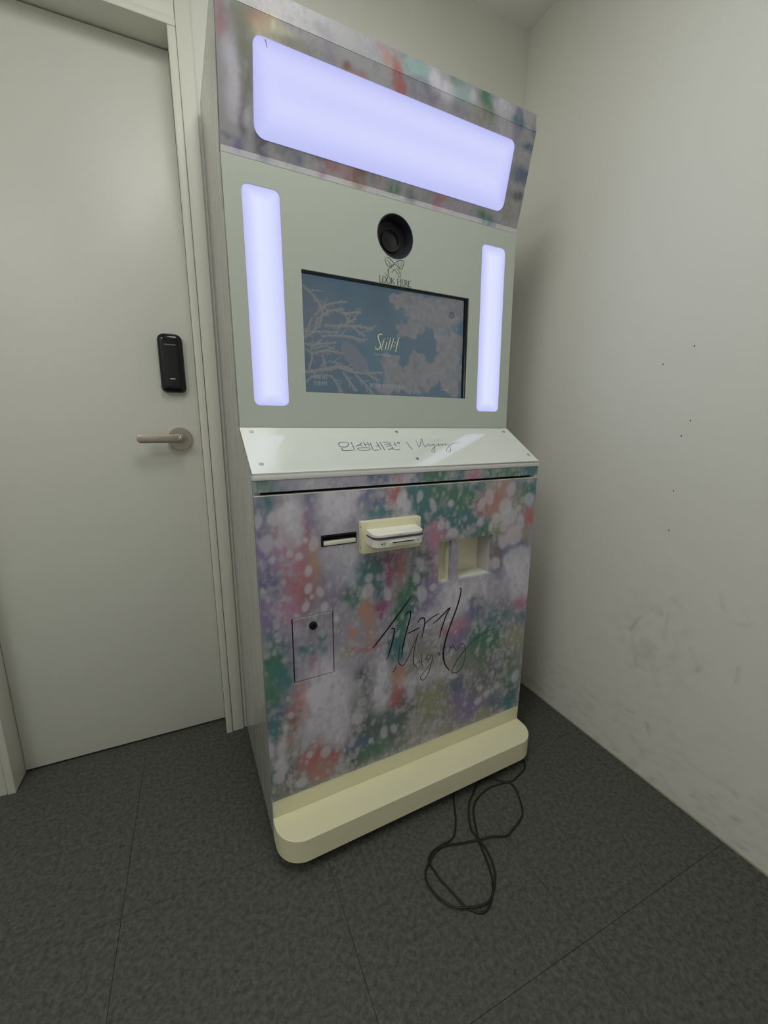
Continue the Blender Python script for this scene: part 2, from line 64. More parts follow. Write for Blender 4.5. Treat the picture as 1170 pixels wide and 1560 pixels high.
CABLE=[(0.5019,-0.0447),(0.4834,-0.0721),(0.4636,-0.11),(0.4404,-0.1411),(0.4202,-0.1556),(0.3901,-0.1581),(0.3598,-0.1622),(0.3428,-0.1725),(0.3381,-0.1843),(0.3404,-0.2187),(0.3518,-0.2583),(0.3613,-0.2921),(0.3756,-0.3122),(0.3938,-0.3215),(0.4146,-0.3161),(0.4376,-0.297),(0.4561,-0.2708),(0.4685,-0.236),(0.4803,-0.1941),(0.5003,-0.1476),(0.5228,-0.1102),(0.5528,-0.0868),(0.6023,-0.0725),(0.6405,-0.0744),(0.671,-0.0804),(0.6763,-0.1032),(0.6637,-0.1366),(0.6386,-0.1756),(0.6128,-0.1898),(0.5792,-0.2015),(0.5535,-0.2078),(0.522,-0.1956),(0.4846,-0.1884),(0.4353,-0.1758),(0.3939,-0.1646),(0.3642,-0.1678),(0.3372,-0.1839),(0.3173,-0.1985),(0.3084,-0.2203),(0.3137,-0.2502),(0.3278,-0.2785),(0.3431,-0.2925),(0.3675,-0.3035),(0.3979,-0.3115),(0.4228,-0.3082),(0.4573,-0.281),(0.4733,-0.2554),(0.483,-0.2176),(0.4814,-0.187),(0.4814,-0.1555),(0.5025,-0.1144),(0.5282,-0.0852),(0.5536,-0.0679),(0.5805,-0.05),(0.6308,-0.0492),(0.6615,-0.0735),(0.686,-0.0808),(0.7157,-0.074),(0.7499,-0.0618),(0.7703,-0.0424),(0.7712,-0.0251),(0.7573,-0.0129)]
SCUFF=[[(-0.137,0.446),(-0.153,0.486),(-0.179,0.523),(-0.219,0.565),(-0.237,0.587),(-0.26,0.57)],[(-0.21,0.549),(-0.216,0.527)],[(-0.23,0.484),(-0.233,0.541)],[(-0.264,0.458),(-0.29,0.433)],[(-0.345,0.639),(-0.35,0.619),(-0.357,0.603)],[(-0.367,0.578),(-0.392,0.579),(-0.414,0.595),(-0.395,0.617)],[(-0.408,0.475),(-0.409,0.432)],[(-0.142,0.428),(-0.167,0.341)],[(-0.301,0.466),(-0.327,0.422)],[(-0.149,0.132),(-0.166,0.13)],[(-0.083,0.083),(-0.105,0.091)],[(-0.18,0.104),(-0.228,0.078)],[(-0.22,0.184),(-0.237,0.142)],[(-0.156,0.18),(-0.181,0.188)],[(0.101,0.102),(0.066,0.116)],[(-0.296,0.04),(-0.318,0.026)],[(-0.36,0.06),(-0.384,0.067)],[(-0.399,0.097),(-0.417,0.102)],[(-0.445,0.153),(-0.455,0.145)],[(-0.425,0.047),(-0.439,0.046)],[(-0.482,0.021),(-0.494,0.025)],[(-0.25,0.011),(-0.268,0.014)],[(-0.323,0.414),(-0.333,0.431)],[(-0.452,0.081),(-0.468,0.086)]]

COL = dict(T=(62, 108, 114), G=(66, 112, 92), D=(84, 94, 96), P=(162, 108, 132), R=(160, 96, 98), O=(162, 122, 104),
           V=(116, 102, 146), B=(84, 98, 128), L=(146, 124, 156), Y=(134, 133, 104), W=(184, 180, 194), K=(96, 94, 108),
           M=(140, 74, 114), S=(132, 158, 160), N=(124, 98, 88), A=(122, 123, 112), E=(205, 200, 170))

def lin(c):
    c = np.asarray(c, float) / 255
    return np.where(c < 0.04045, c / 12.92, ((c + 0.055) / 1.055) ** 2.4)

# ---------------------------------------------------------------- materials
MATS = {}
def mat(name, col, rough=0.5, metal=0.0, spec=0.5, bump=None, mottle=None, coat=0.0, emit=None, attr=None):
    if name in MATS: return MATS[name]
    m = bpy.data.materials.new(name); MATS[name] = m
    m.use_nodes = True
    nt = m.node_tree; N, Lk = nt.nodes, nt.links
    b = N['Principled BSDF']
    c4 = (*[float(x) for x in col], 1)
    b.inputs['Base Color'].default_value = c4
    b.inputs['Roughness'].default_value = rough
    b.inputs['Metallic'].default_value = metal
    b.inputs['Specular IOR Level'].default_value = spec
    b.inputs['Coat Weight'].default_value = coat
    b.inputs['Coat Roughness'].default_value = 0.06
    tc = N.new('ShaderNodeTexCoord')
    if attr:
        a = N.new('ShaderNodeAttribute'); a.attribute_name = attr
        Lk.new(a.outputs['Color'], b.inputs['Base Color'])
    if mottle:      # (scale xyz, noise scale, amount)
        sc, ns, am = mottle
        mp = N.new('ShaderNodeMapping'); mp.inputs['Scale'].default_value = sc
        nz = N.new('ShaderNodeTexNoise'); nz.inputs['Scale'].default_value = ns; nz.inputs['Detail'].default_value = 6
        nz.inputs['Roughness'].default_value = 0.74
        mr = N.new('ShaderNodeMapRange'); mr.inputs[1].default_value = 0.3; mr.inputs[2].default_value = 0.7
        mr.inputs[3].default_value = 1 - am; mr.inputs[4].default_value = 1 + am
        mx = N.new('ShaderNodeMix'); mx.data_type = 'RGBA'; mx.blend_type = 'MULTIPLY'; mx.inputs[0].default_value = 1
        Lk.new(tc.outputs['Object'], mp.inputs[0]); Lk.new(mp.outputs[0], nz.inputs[0]); Lk.new(nz.outputs[0], mr.inputs[0])
        Lk.new(mr.outputs[0], mx.inputs[7])
        if attr: Lk.new(a.outputs['Color'], mx.inputs[6])
        else: mx.inputs[6].default_value = c4
        Lk.new(mx.outputs[2], b.inputs['Base Color'])
    if bump:
        nz = N.new('ShaderNodeTexNoise'); nz.inputs['Scale'].default_value = bump[0]; nz.inputs['Detail'].default_value = 4
        bp = N.new('ShaderNodeBump'); bp.inputs['Strength'].default_value = bump[1]; bp.inputs['Distance'].default_value = 0.002
        Lk.new(tc.outputs['Object'], nz.inputs[0]); Lk.new(nz.outputs[0], bp.inputs['Height']); Lk.new(bp.outputs[0], b.inputs['Normal'])
    if emit:
        b.inputs['Emission Color'].default_value = (*emit[0], 1); b.inputs['Emission Strength'].default_value = emit[1]
        if attr: Lk.new(a.outputs['Color'], b.inputs['Emission Color'])
    return m

M_wall = mat('wall_paint', (0.79, 0.785, 0.745), 0.6, bump=(60, 0.05), mottle=((1, 1, 1), 3, 0.015))
M_ceil = mat('ceiling_paint', (0.85, 0.85, 0.82), 0.7)
M_door = mat('door_film', (0.72, 0.72, 0.675), 0.42, bump=(90, 0.03), mottle=((1, 1, 1), 2, 0.012))
M_frame = mat('frame_film', (0.77, 0.77, 0.70), 0.42)
M_tile = mat('vinyl_tile', (0.082, 0.083, 0.075), 0.55, bump=(300, 0.04), mottle=((1.0, 1.0, 1), 95, 0.62), spec=0.35)
M_joint = mat('tile_joint', (0.035, 0.035, 0.032), 0.8)
M_cream = mat('cream_laminate', (0.80, 0.77, 0.555), 0.42, mottle=((1, 1, 1), 6, 0.02))
M_mint = mat('mint_panel', (0.505, 0.548, 0.50), 0.2, spec=0.4)
M_acryl = mat('white_acrylic', (0.76, 0.79, 0.755), 0.05, spec=0.6, coat=1.0)
M_acryl_edge = mat('white_acrylic_edge', (0.74, 0.72, 0.74), 0.3)
M_plastic = mat('white_plastic', (0.82, 0.82, 0.74), 0.3)
M_black = mat('black_plastic', (0.012, 0.012, 0.015), 0.35)
M_gloss = mat('black_gloss', (0.006, 0.006, 0.010), 0.12)
M_dark = mat('dark_inside', (0.004, 0.004, 0.004), 0.9)
M_ink = mat('black_print', (0.012, 0.016, 0.018), 0.4)
M_ink2 = mat('green_grey_print', (0.025, 0.05, 0.045), 0.4)
M_line = mat('fine_grey_print', (0.06, 0.075, 0.06), 0.5)
M_steel = mat('brushed_nickel', (0.50, 0.46, 0.40), 0.38, metal=1.0)
M_chrome = mat('chrome', (0.6, 0.6, 0.58), 0.2, metal=1.0)
M_purple = mat('purple_plastic', (0.04, 0.03, 0.10), 0.3)
M_side = mat('grey_streak_print', (0.44, 0.43, 0.42), 0.16, mottle=((14, 14, 0.9), 6, 0.36), spec=0.6)
M_bin = mat('bin_lining', (0.80, 0.77, 0.63), 0.5)
M_lilac = mat('lilac_lining', (0.52, 0.50, 0.52), 0.5)
M_rub = mat('black_rubber', (0.010, 0.010, 0.009), 0.5)
M_lens = mat('lens_glass', (0.008, 0.008, 0.012), 0.25, coat=0.3)
M_port = mat('dark_port', (0.022, 0.022, 0.034), 0.45)
M_lightgrey = mat('light_grey_print', (0.45, 0.45, 0.5), 0.4)
M_caulk = mat('sealant', (0.42, 0.41, 0.33), 0.5)
M_print = mat('floral_print', (0.6, 0.6, 0.65), 0.42, attr='Col', spec=0.4)
M_white_txt = mat('screen_white', (0.0, 0.0, 0.0), 0.4, emit=((0.17, 0.19, 0.19), 1.0))
M_gold_txt = mat('screen_gold', (0.0, 0.0, 0.0), 0.4, emit=((0.37, 0.37, 0.21), 1.0))
M_dark_txt = mat('screen_dark', (0.0, 0.0, 0.0), 0.4, emit=((0.03, 0.04, 0.05), 1.0))
M_disp = mat('display_picture', (0.012, 0.012, 0.012), 0.2, emit=((1, 1, 1), 0.85), attr='Col')
MATS['display_picture'].node_tree.nodes['Principled BSDF'].inputs['Base Color'].default_value = (0.02, 0.02, 0.022, 1)
for l in list(M_disp.node_tree.links):
    if l.to_socket.name == 'Base Color': M_disp.node_tree.links.remove(l)

def led_mat():
    m = bpy.data.materials.new('led_diffuser'); m.use_nodes = True
    nt = m.node_tree; N, Lk = nt.nodes, nt.links
    b = N['Principled BSDF']; b.inputs['Base Color'].default_value = (0.6, 0.6, 0.65, 1); b.inputs['Roughness'].default_value = 0.35
    a = N.new('ShaderNodeAttribute'); a.attribute_name = 'Col'
    b.inputs['Base Color'].default_value = (0.05, 0.05, 0.05, 1)
    Lk.new(a.outputs['Color'], b.inputs['Emission Color']); b.inputs['Emission Strength'].default_value = LED
    return m
M_led = led_mat()

# right wall: paint with dirt and scuffs from a painted mask
def wall_dirt_mat():
    m = bpy.data.materials.new('scuffed_wall_paint'); m.use_nodes = True
    nt = m.node_tree; N, Lk = nt.nodes, nt.links
    b = N['Principled BSDF']; b.inputs['Roughness'].default_value = 0.6
    a = N.new('ShaderNodeAttribute'); a.attribute_name = 'Col'
    tc = N.new('ShaderNodeTexCoord')
    nz = N.new('ShaderNodeTexNoise'); nz.inputs['Scale'].default_value = 60
    bp = N.new('ShaderNodeBump'); bp.inputs['Strength'].default_value = 0.06; bp.inputs['Distance'].default_value = 0.002
    Lk.new(tc.outputs['Object'], nz.inputs[0]); Lk.new(nz.outputs[0], bp.inputs['Height']); Lk.new(bp.outputs[0], b.inputs['Normal'])
    Lk.new(a.outputs['Color'], b.inputs['Base Color'])
    return m

# ---------------------------------------------------------------- mesh helpers
def link(name, me, m, parent=None, kind=None):
    o = bpy.data.objects.new(name, me); C.objects.link(o)
    if m is not None and not me.materials: me.materials.append(m)
    if parent is not None: o.parent = parent
    if kind: o['kind'] = kind
    return o

def obj(name, bm, m, parent=None, kind=None, smooth=False, smooth_angle=None):
    me = bpy.data.meshes.new(name)
    bmesh.ops.recalc_face_normals(bm, faces=bm.faces[:])
    bm.to_mesh(me); bm.free()
    if smooth or smooth_angle:
        me.polygons.foreach_set('use_smooth', [True] * len(me.polygons))
        if smooth_angle: me.set_sharp_from_angle(angle=math.radians(smooth_angle))
    return link(name, me, m, parent, kind)

def empty(name, loc=(0, 0, 0), rz=0, **props):
    o = bpy.data.objects.new(name, None); C.objects.link(o)
    o.location = loc; o.rotation_euler = (0, 0, rz); o.empty_display_size = 0.1
    for k, v in props.items(): o[k] = v
    return o

def add_box(bm, x0, x1, y0, y1, z0, z1, bev=0.0, seg=2):
    r = bmesh.ops.create_cube(bm, size=1)
    for v in r['verts']:
        v.co = Vector(((x0 + x1) / 2 + v.co.x * (x1 - x0), (y0 + y1) / 2 + v.co.y * (y1 - y0), (z0 + z1) / 2 + v.co.z * (z1 - z0)))
    if bev:
        es = list({e for v in r['verts'] for e in v.link_edges})
        bmesh.ops.bevel(bm, geom=es, offset=bev, segments=seg, affect='EDGES', profile=0.5)
    return bm

def box(name, dims, m, parent=None, bev=0.0015, kind=None):
    return obj(name, add_box(bmesh.new(), *dims, bev=bev), m, parent, kind, smooth_angle=35 if bev else None)

def frame(o, u, v):     # panel frame: x = u, y = v, z = outward normal
    u, v = Vector(u).normalized(), Vector(v).normalized(); n = u.cross(v)
    M = Matrix.Identity(4)
    for i in range(3):
        M[i][0], M[i][1], M[i][2], M[i][3] = u[i], v[i], n[i], o[i]
    return M

def rrect(x0, x1, y0, y1, r, n=8):
    rs = r if isinstance(r, (tuple, list)) else (r, r, r, r)      # bl, br, tr, tl
    out = []
    for (cx, cy, a0, q) in ((x0, y0, 180, 0), (x1, y0, 270, 1), (x1, y1, 0, 2), (x0, y1, 90, 3)):
        R = rs[q]; sx = cx + (R if cx == x0 else -R); sy = cy + (R if cy == y0 else -R)
        if R <= 0: out.append((cx, cy)); continue
        for k in range(n + 1):
            a = math.radians(a0 + 90 * k / n); out.append((sx + R * math.cos(a), sy + R * math.sin(a)))
    return out

def circle(cx, cy, r, n=48): return [(cx + r * math.cos(2 * math.pi * k / n), cy + r * math.sin(2 * math.pi * k / n)) for k in range(n)]

def curve_mesh(cu, M):
    o = bpy.data.objects.new('temporary_curve', cu)
    C.objects.link(o)
    dg = bpy.context.evaluated_depsgraph_get(); dg.update()
    me = bpy.data.meshes.new_from_object(o.evaluated_get(dg))
    bpy.data.objects.remove(o); bpy.data.curves.remove(cu)
    me.materials.clear(); me.transform(M)
    return me

def plate(name, loops, M, z0, z1, m, parent=None, bev=0.0, kind=None):   # flat plate with holes, thickness z0..z1 along the normal
    cu = bpy.data.curves.new(name, 'CURVE'); cu.dimensions = '2D'; cu.fill_mode = 'BOTH'
    cu.extrude = max((z1 - z0) / 2 - bev, 0.00005); cu.bevel_depth = bev; cu.bevel_resolution = 1; cu.offset = -bev
    for lp in loops:
        s = cu.splines.new('POLY'); s.points.add(len(lp) - 1); s.use_cyclic_u = True
        for p, q in zip(s.points, lp): p.co = (q[0], q[1], 0, 1)
    me = curve_mesh(cu, M @ Matrix.Translation((0, 0, (z0 + z1) / 2)))
    bm = bmesh.new(); bm.from_mesh(me); bmesh.ops.remove_doubles(bm, verts=bm.verts[:], dist=1e-6); bpy.data.meshes.remove(me)
    return obj(name, bm, m, parent, kind)

def text_plate(name, txt, M, size, m, parent, sx=1.0, bold=0.0):
    cu = bpy.data.curves.new(name, 'FONT'); cu.body = txt; cu.size = size; cu.align_x = 'CENTER'; cu.extrude = 0.0001; cu.offset = bold
    me = curve_mesh(cu, M @ Matrix.Diagonal((sx, 1, 1, 1)))
    me.name = name
    return link(name, me, m, parent)

def catmull(P, k=6):
    P = [np.array(p, float) for p in P]
    if len(P) < 3: return [P[0] + (P[-1] - P[0]) * t / 6 for t in range(7)]
    closed = np.allclose(P[0], P[-1]); out = []
    for i in range(len(P) - 1):
        p1, p2 = P[i], P[i + 1]
        p0 = P[i - 1] if i > 0 else (P[-2] if closed else 2 * p1 - p2)
        p3 = P[i + 2] if i + 2 < len(P) else (P[1] if closed else 2 * p2 - p1)
        for t in np.arange(k) / k:
            out.append(0.5 * (2 * p1 + (p2 - p0) * t + (2 * p0 - 5 * p1 + 4 * p2 - p3) * t * t + (3 * p1 - p0 - 3 * p2 + p3) * t ** 3))
    out.append(P[-1]); return out

def ribbons(name, strokes, M, m, parent, wpx=0.0009, lift=0.0006, taper=True, smooth=True):
    bm = bmesh.new()
    for w, pts in strokes:
        P = catmull(pts) if smooth else [np.array(p, float) for p in pts]
        n = len(P); L, R = [], []
        for i in range(n):
            d = P[min(i + 1, n - 1)] - P[max(i - 1, 0)]; d = d / (np.linalg.norm(d) + 1e-9); q = np.array([-d[1], d[0]])
            t = i / (n - 1); k = (0.45 + 0.55 * min(1, 5 * t, 5 * (1 - t))) if taper else 1
            h = q * w * wpx * k / 2
            L.append(bm.verts.new(M @ Vector((*(P[i] + h), lift)))); R.append(bm.verts.new(M @ Vector((*(P[i] - h), lift))))
        for i in range(n - 1): bm.faces.new((L[i], R[i], R[i + 1], L[i + 1]))
    me = bpy.data.meshes.new(name); bm.to_mesh(me); bm.free()
    return link(name, me, m, parent)

def lathe(bm, prof, M, n=40):       # prof: (radius, height along the normal)
    rings = []
    for r, h in prof:
        if r < 1e-6: rings.append([bm.verts.new(M @ Vector((0, 0, h)))])
        else: rings.append([bm.verts.new(M @ Vector((r * math.cos(2 * math.pi * k / n), r * math.sin(2 * math.pi * k / n), h))) for k in range(n)])
    for a, b in zip(rings, rings[1:]):
        for k in range(n):
            if len(a) == 1 and len(b) == 1: continue
            if len(a) == 1: bm.faces.new((a[0], b[k], b[(k + 1) % n]))
            elif len(b) == 1: bm.faces.new((a[k], b[0], a[(k + 1) % n]))
            else: bm.faces.new((a[k], b[k], b[(k + 1) % n], a[(k + 1) % n]))
    return bm

def tube(bm, pts, r, n=8):
    P = [Vector(p) for p in pts]; rings = []
    for i, p in enumerate(P):
        d = (P[min(i + 1, len(P) - 1)] - P[max(i - 1, 0)]).normalized()
        a = d.cross(Vector((0, 0, 1))); a = a.normalized() if a.length > 1e-4 else Vector((1, 0, 0)); b = d.cross(a)
        rr = r[i] if isinstance(r, list) else r
        rings.append([bm.verts.new(p + (a * math.cos(2 * math.pi * k / n) + b * math.sin(2 * math.pi * k / n)) * rr) for k in range(n)])
    for A, B in zip(rings, rings[1:]):
        for k in range(n): bm.faces.new((A[k], A[(k + 1) % n], B[(k + 1) % n], B[k]))
    bm.faces.new(rings[0]); bm.faces.new(rings[-1][::-1])
    return bm

def grid_mesh(name, xs, ys, holes, M, depth, color_fn, m, parent, fn_uv=None, kind=None):
    """painted panel: fine grid with vertex colours, rectangular holes, edges turned back by depth"""
    X, Y = np.meshgrid(xs, ys); nx, ny = len(xs), len(ys)
    col = color_fn(X, Y).reshape(-1, 3)
    idx = np.arange(nx * ny).reshape(ny, nx)
    keep = np.ones((ny - 1, nx - 1), bool)
    cx = (X[:-1, :-1] + X[1:, 1:]) / 2; cy = (Y[:-1, :-1] + Y[1:, 1:]) / 2
    for (a, b, c, d) in holes: keep &= ~((cx > a) & (cx < b) & (cy > c) & (cy < d))
    q = np.stack([idx[:-1, :-1], idx[:-1, 1:], idx[1:, 1:], idx[1:, :-1]], -1)[keep]
    V = np.stack([X.ravel(), Y.ravel(), np.zeros(nx * ny)], -1)
    # rim: boundary edges pushed back
    e = np.concatenate([q[:, [0, 1]], q[:, [1, 2]], q[:, [2, 3]], q[:, [3, 0]]])
    key = np.sort(e, 1); key = key[:, 0] * (nx * ny) + key[:, 1]
    u, inv, cnt = np.unique(key, return_inverse=True, return_counts=True)
    be = e[cnt[inv] == 1]
    bv = np.unique(be); mp = {int(v): nx * ny + i for i, v in enumerate(bv)}
    V2 = V[bv].copy(); V2[:, 2] = -depth
    faces = q.tolist() + [[int(b), int(a), mp[int(a)], mp[int(b)]] for a, b in be]
    Va = np.concatenate([V, V2]); col = np.concatenate([col, col[bv]])
    used = np.unique(np.array(faces).ravel()); re = np.full(len(Va), -1); re[used] = np.arange(len(used))
    Va = Va[used]; col = col[used]; faces = re[np.array(faces)]
    Mn = np.array(M); W = Va @ Mn[:3, :3].T + Mn[:3, 3]
    me = bpy.data.meshes.new(name)
    me.from_pydata(W.tolist(), [], faces.tolist())
    at = me.color_attributes.new('Col', 'FLOAT_COLOR', 'POINT')
    at.data.foreach_set('color', np.concatenate([col, np.ones((len(col), 1))], 1).astype(np.float32).ravel())
    return link(name, me, m, parent, kind)

def lines(a, b, step, extra=()):
    v = list(np.linspace(a, b, max(2, int(round((b - a) / step)) + 1)))
    for e in extra:
        if a < e < b:
            k = int(np.argmin([abs(t - e) for t in v])); v[k] = e
    return np.array(sorted(set(v)))

# ---------------------------------------------------------------- flat print: painted blossom picture
rng = np.random.default_rng(7)
def vnoise(X, Y, s, seed):
    r = np.random.default_rng(seed); T = r.random((64, 64))
    x, y = X / s + 17.3, Y / s + 9.1
    i, j = np.floor(x).astype(int), np.floor(y).astype(int); fx, fy = x - i, y - j
    fx, fy = fx * fx * (3 - 2 * fx), fy * fy * (3 - 2 * fy)
    g = lambda a, b: T[b % 64, a % 64]
    return (g(i, j) * (1 - fx) + g(i + 1, j) * fx) * (1 - fy) + (g(i, j + 1) * (1 - fx) + g(i + 1, j + 1) * fx) * fy

def fbm(X, Y, s, seed):
    return (vnoise(X, Y, s, seed) + 0.5 * vnoise(X, Y, s / 2, seed + 1) + 0.25 * vnoise(X, Y, s / 4, seed + 2)) / 1.75 - 0.5

K_ALB = 1.45
def paint(X, Y, base, blobs, petals, n_rand, seed, warp, size=(0.003, 0.008), tall=1.5, wcol=(178, 174, 186), pet=1.0, big=1.2, tight=1.8, gain=1.0):
    img = np.ones(X.shape + (3,)) * lin(base(Y)) if callable(base) else np.ones(X.shape + (3,)) * lin(base)
    wx = fbm(X, Y, 0.03, seed) * warp * 2 + fbm(X, Y, 0.009, seed + 5) * warp
    wy = fbm(X, Y, 0.03, seed + 10) * warp * 3 + fbm(X, Y, 0.009, seed + 15) * warp * 1.6
    Xw, Yw = X + wx, Y + wy
    st = fbm(X, Y * 0.45, 0.010, seed + 20)
    for (x, y, rx, ry, c, a) in blobs:
        d = ((Xw - x) / (rx * big)) ** 2 + ((Yw - y) / (ry * big)) ** 2
        k = np.clip(a * 1.38 * np.exp(-d ** tight * 0.75) * (1 + st * 1.5), 0, 0.97)[..., None]
        img = img * (1 - k) + lin(COL[c]) * k
    # darker veins between the petals
    vein = np.abs(fbm(Xw, Yw * 0.7, 0.022, seed + 30)); k = np.clip(1 - vein / 0.035, 0, 1) * np.clip(fbm(X, Y, 0.09, seed + 40) * 3 + 0.35, 0, 1) * 0.55
    img = img * (1 - k[..., None]) + img * np.array([0.55, 0.56, 0.66]) * k[..., None]
    r = np.random.default_rng(seed)
    xs, ys = X[0], Y[:, 0]
    wl = lin(wcol)
    dens = np.clip(0.55 + 2.6 * fbm(X, Y * 0.7, 0.07, seed + 50), 0, 1.2)
    sat = (img.max(-1) - img.min(-1)) / img.max(-1)
    dens = dens * np.exp(-np.clip(sat - 0.10, 0, 1) * 3.6) + 0.06
    f1, f2 = fbm(X, Y, size[1] * 2.2, seed + 60), fbm(X, Y, size[1] * 2.2, seed + 66)
    for layer, (cs, am) in enumerate(((size[1] * 2.3, .62), (size[1] * 1.5, .6), (size[1] * 0.95, .55))):
        Xc, Yc = X + f1 * cs * .9, (Y + f2 * cs * 1.1) / tall
        T = r.random((61, 61, 6))
        i, j = np.floor(Xc / cs).astype(int), np.floor(Yc / cs).astype(int)
        best = np.zeros(X.shape); tone = np.ones(X.shape)
        for di in (-1, 0, 1):
            for dj in (-1, 0, 1):
                q = T[(j + dj) % 61, (i + di) % 61]
                d = np.hypot(Xc - (i + di + .15 + .7 * q[..., 0]) * cs, Yc - (j + dj + .15 + .7 * q[..., 1]) * cs) / (cs * (.26 + .34 * q[..., 2]))
                k = np.clip((1.06 - d) * (1.6 + 4 * q[..., 3]), 0, 1) * (q[..., 4] < dens * .95)
                up = k > best; best = np.where(up, k, best); tone = np.where(up, .78 + .30 * q[..., 5], tone)
        k = (best * am * pet * (.9 + st * .8))[..., None]; k = np.clip(k, 0, .9)
        lum = np.clip(img.mean(-1, keepdims=True) / wl.mean(), .5, 1)
        img = img * (1 - k) + wl * tone[..., None] * (.55 + .45 * lum) * k
        # soft dark gap under each petal
        g = np.clip(best * (1 - best) * 4, 0, 1)[..., None] * .10; img = img * (1 - g)
    def dab(cx, cy, rx, ry, a, colr, ang=0.0, soft=3.0):
        R = max(rx, ry) * 1.3
        i0, i1 = np.searchsorted(xs, (cx - R, cx + R)); j0, j1 = np.searchsorted(ys, (cy - R, cy + R))
        if i1 <= i0 or j1 <= j0: return
        dx, dy = X[j0:j1, i0:i1] - cx, Y[j0:j1, i0:i1] - cy
        u, v = dx * math.cos(ang) + dy * math.sin(ang), -dx * math.sin(ang) + dy * math.cos(ang)
        d = np.sqrt((u / rx) ** 2 + (v / ry) ** 2)
        k = (np.clip((1.08 - d) * soft, 0, 1) * a)[..., None]
        img[j0:j1, i0:i1] = img[j0:j1, i0:i1] * (1 - k) + colr * k
    for q in range(n_rand // 9):
        cx, cy = r.uniform(xs[0], xs[-1]), r.uniform(ys[0], ys[-1])
        i, j = min(len(xs) - 1, np.searchsorted(xs, cx)), min(len(ys) - 1, np.searchsorted(ys, cy))
        c = img[j, i]; sat = (c.max() - c.min()) / c.max(); lum = c.mean()
        t = r.random(); rx = size[0] + (size[1] - size[0]) * r.random() ** 2; ry = rx * r.uniform(1.0, tall + 0.4)
        if t < math.exp(-max(0, sat - 0.12) * 5.5):
            tone = wl * r.uniform(0.80, 1.06) * (0.75 + 0.25 * lum / wl.mean()); dab(cx, cy, rx, ry, r.uniform(0.2, 0.62), tone, r.uniform(-0.5, 0.5), r.uniform(1.5, 4))
        elif t > 0.90: dab(cx, cy, rx * 0.7, ry * 0.8, r.uniform(0.12, 0.45), wl * 0.9, r.uniform(-0.5, 0.5), 2)
        elif t > 0.6: dab(cx, cy, rx * 0.6, ry * 1.0, r.uniform(0.1, 0.3), c * r.uniform(0.6, 0.9), r.uniform(-0.5, 0.5), 1.5)
    for (x, y, rx, ry) in petals:
        dab(x, y, rx * 1.02, ry * 1.02, 0.62, wl * r.uniform(0.93, 1.05), r.uniform(-.4, .4), 3)
        dab(x + rx * .3, y - ry * .35, rx * .55, ry * .5, 0.35, wl * 0.72, 0.3, 1.2)
    g = img.mean(-1, keepdims=True) * np.array([0.965, 0.96, 1.13])
    img = g + (img - g) * 0.86
    return np.clip(img * K_ALB * gain, 0, 0.95)

# ================================================================ the room (axes along its walls)
XR, YB, ZC = 1.0579, 0.4881, 2.3723
X0, Y0 = -1.60, -2.30
YD, YW = 0.5553, 0.4793
XJR, XJL, ZH = -0.0813, -0.6534, 2.0098

floor = box('floor', (X0, XR, Y0, 0.66, -0.06, -0.0022), M_joint, None, 0, 'structure')
TS = 0.4425
rt = random.Random(3)
def tile(x0, x1, y0, y1):
    bm = bmesh.new(); g = 0.00022; c = 0.0005
    x0 += g; x1 -= g; y0 += g; y1 -= g
    top = [bm.verts.new(p) for p in ((x0 + c, y0 + c, 0), (x1 - c, y0 + c, 0), (x1 - c, y1 - c, 0), (x0 + c, y1 - c, 0))]
    bot = [bm.verts.new(p) for p in ((x0, y0, -0.0008), (x1, y0, -0.0008), (x1, y1, -0.0008), (x0, y1, -0.0008))]
    low = [bm.verts.new((v.co.x, v.co.y, -0.0022)) for v in bot]
    bm.faces.new(top)
    for k in range(4):
        bm.faces.new((bot[k], bot[(k + 1) % 4], top[(k + 1) % 4], top[k])); bm.faces.new((low[k], low[(k + 1) % 4], bot[(k + 1) % 4], bot[k]))
    obj('tile', bm, M_tile, floor)
xl = [X0] + [0.557 + TS * k for k in range(-4, 2) if X0 < 0.557 + TS * k < XR] + [XR]
yl = [Y0] + [-0.4495 + TS * k for k in range(-4, 3) if Y0 < -0.4495 + TS * k < YB] + [YB]
for a, b in zip(xl, xl[1:]):
    for c, d in zip(yl, yl[1:]): tile(a, b, c, d)
tile(XJL, XJR, YB, 0.60)                      # threshold strip in the doorway

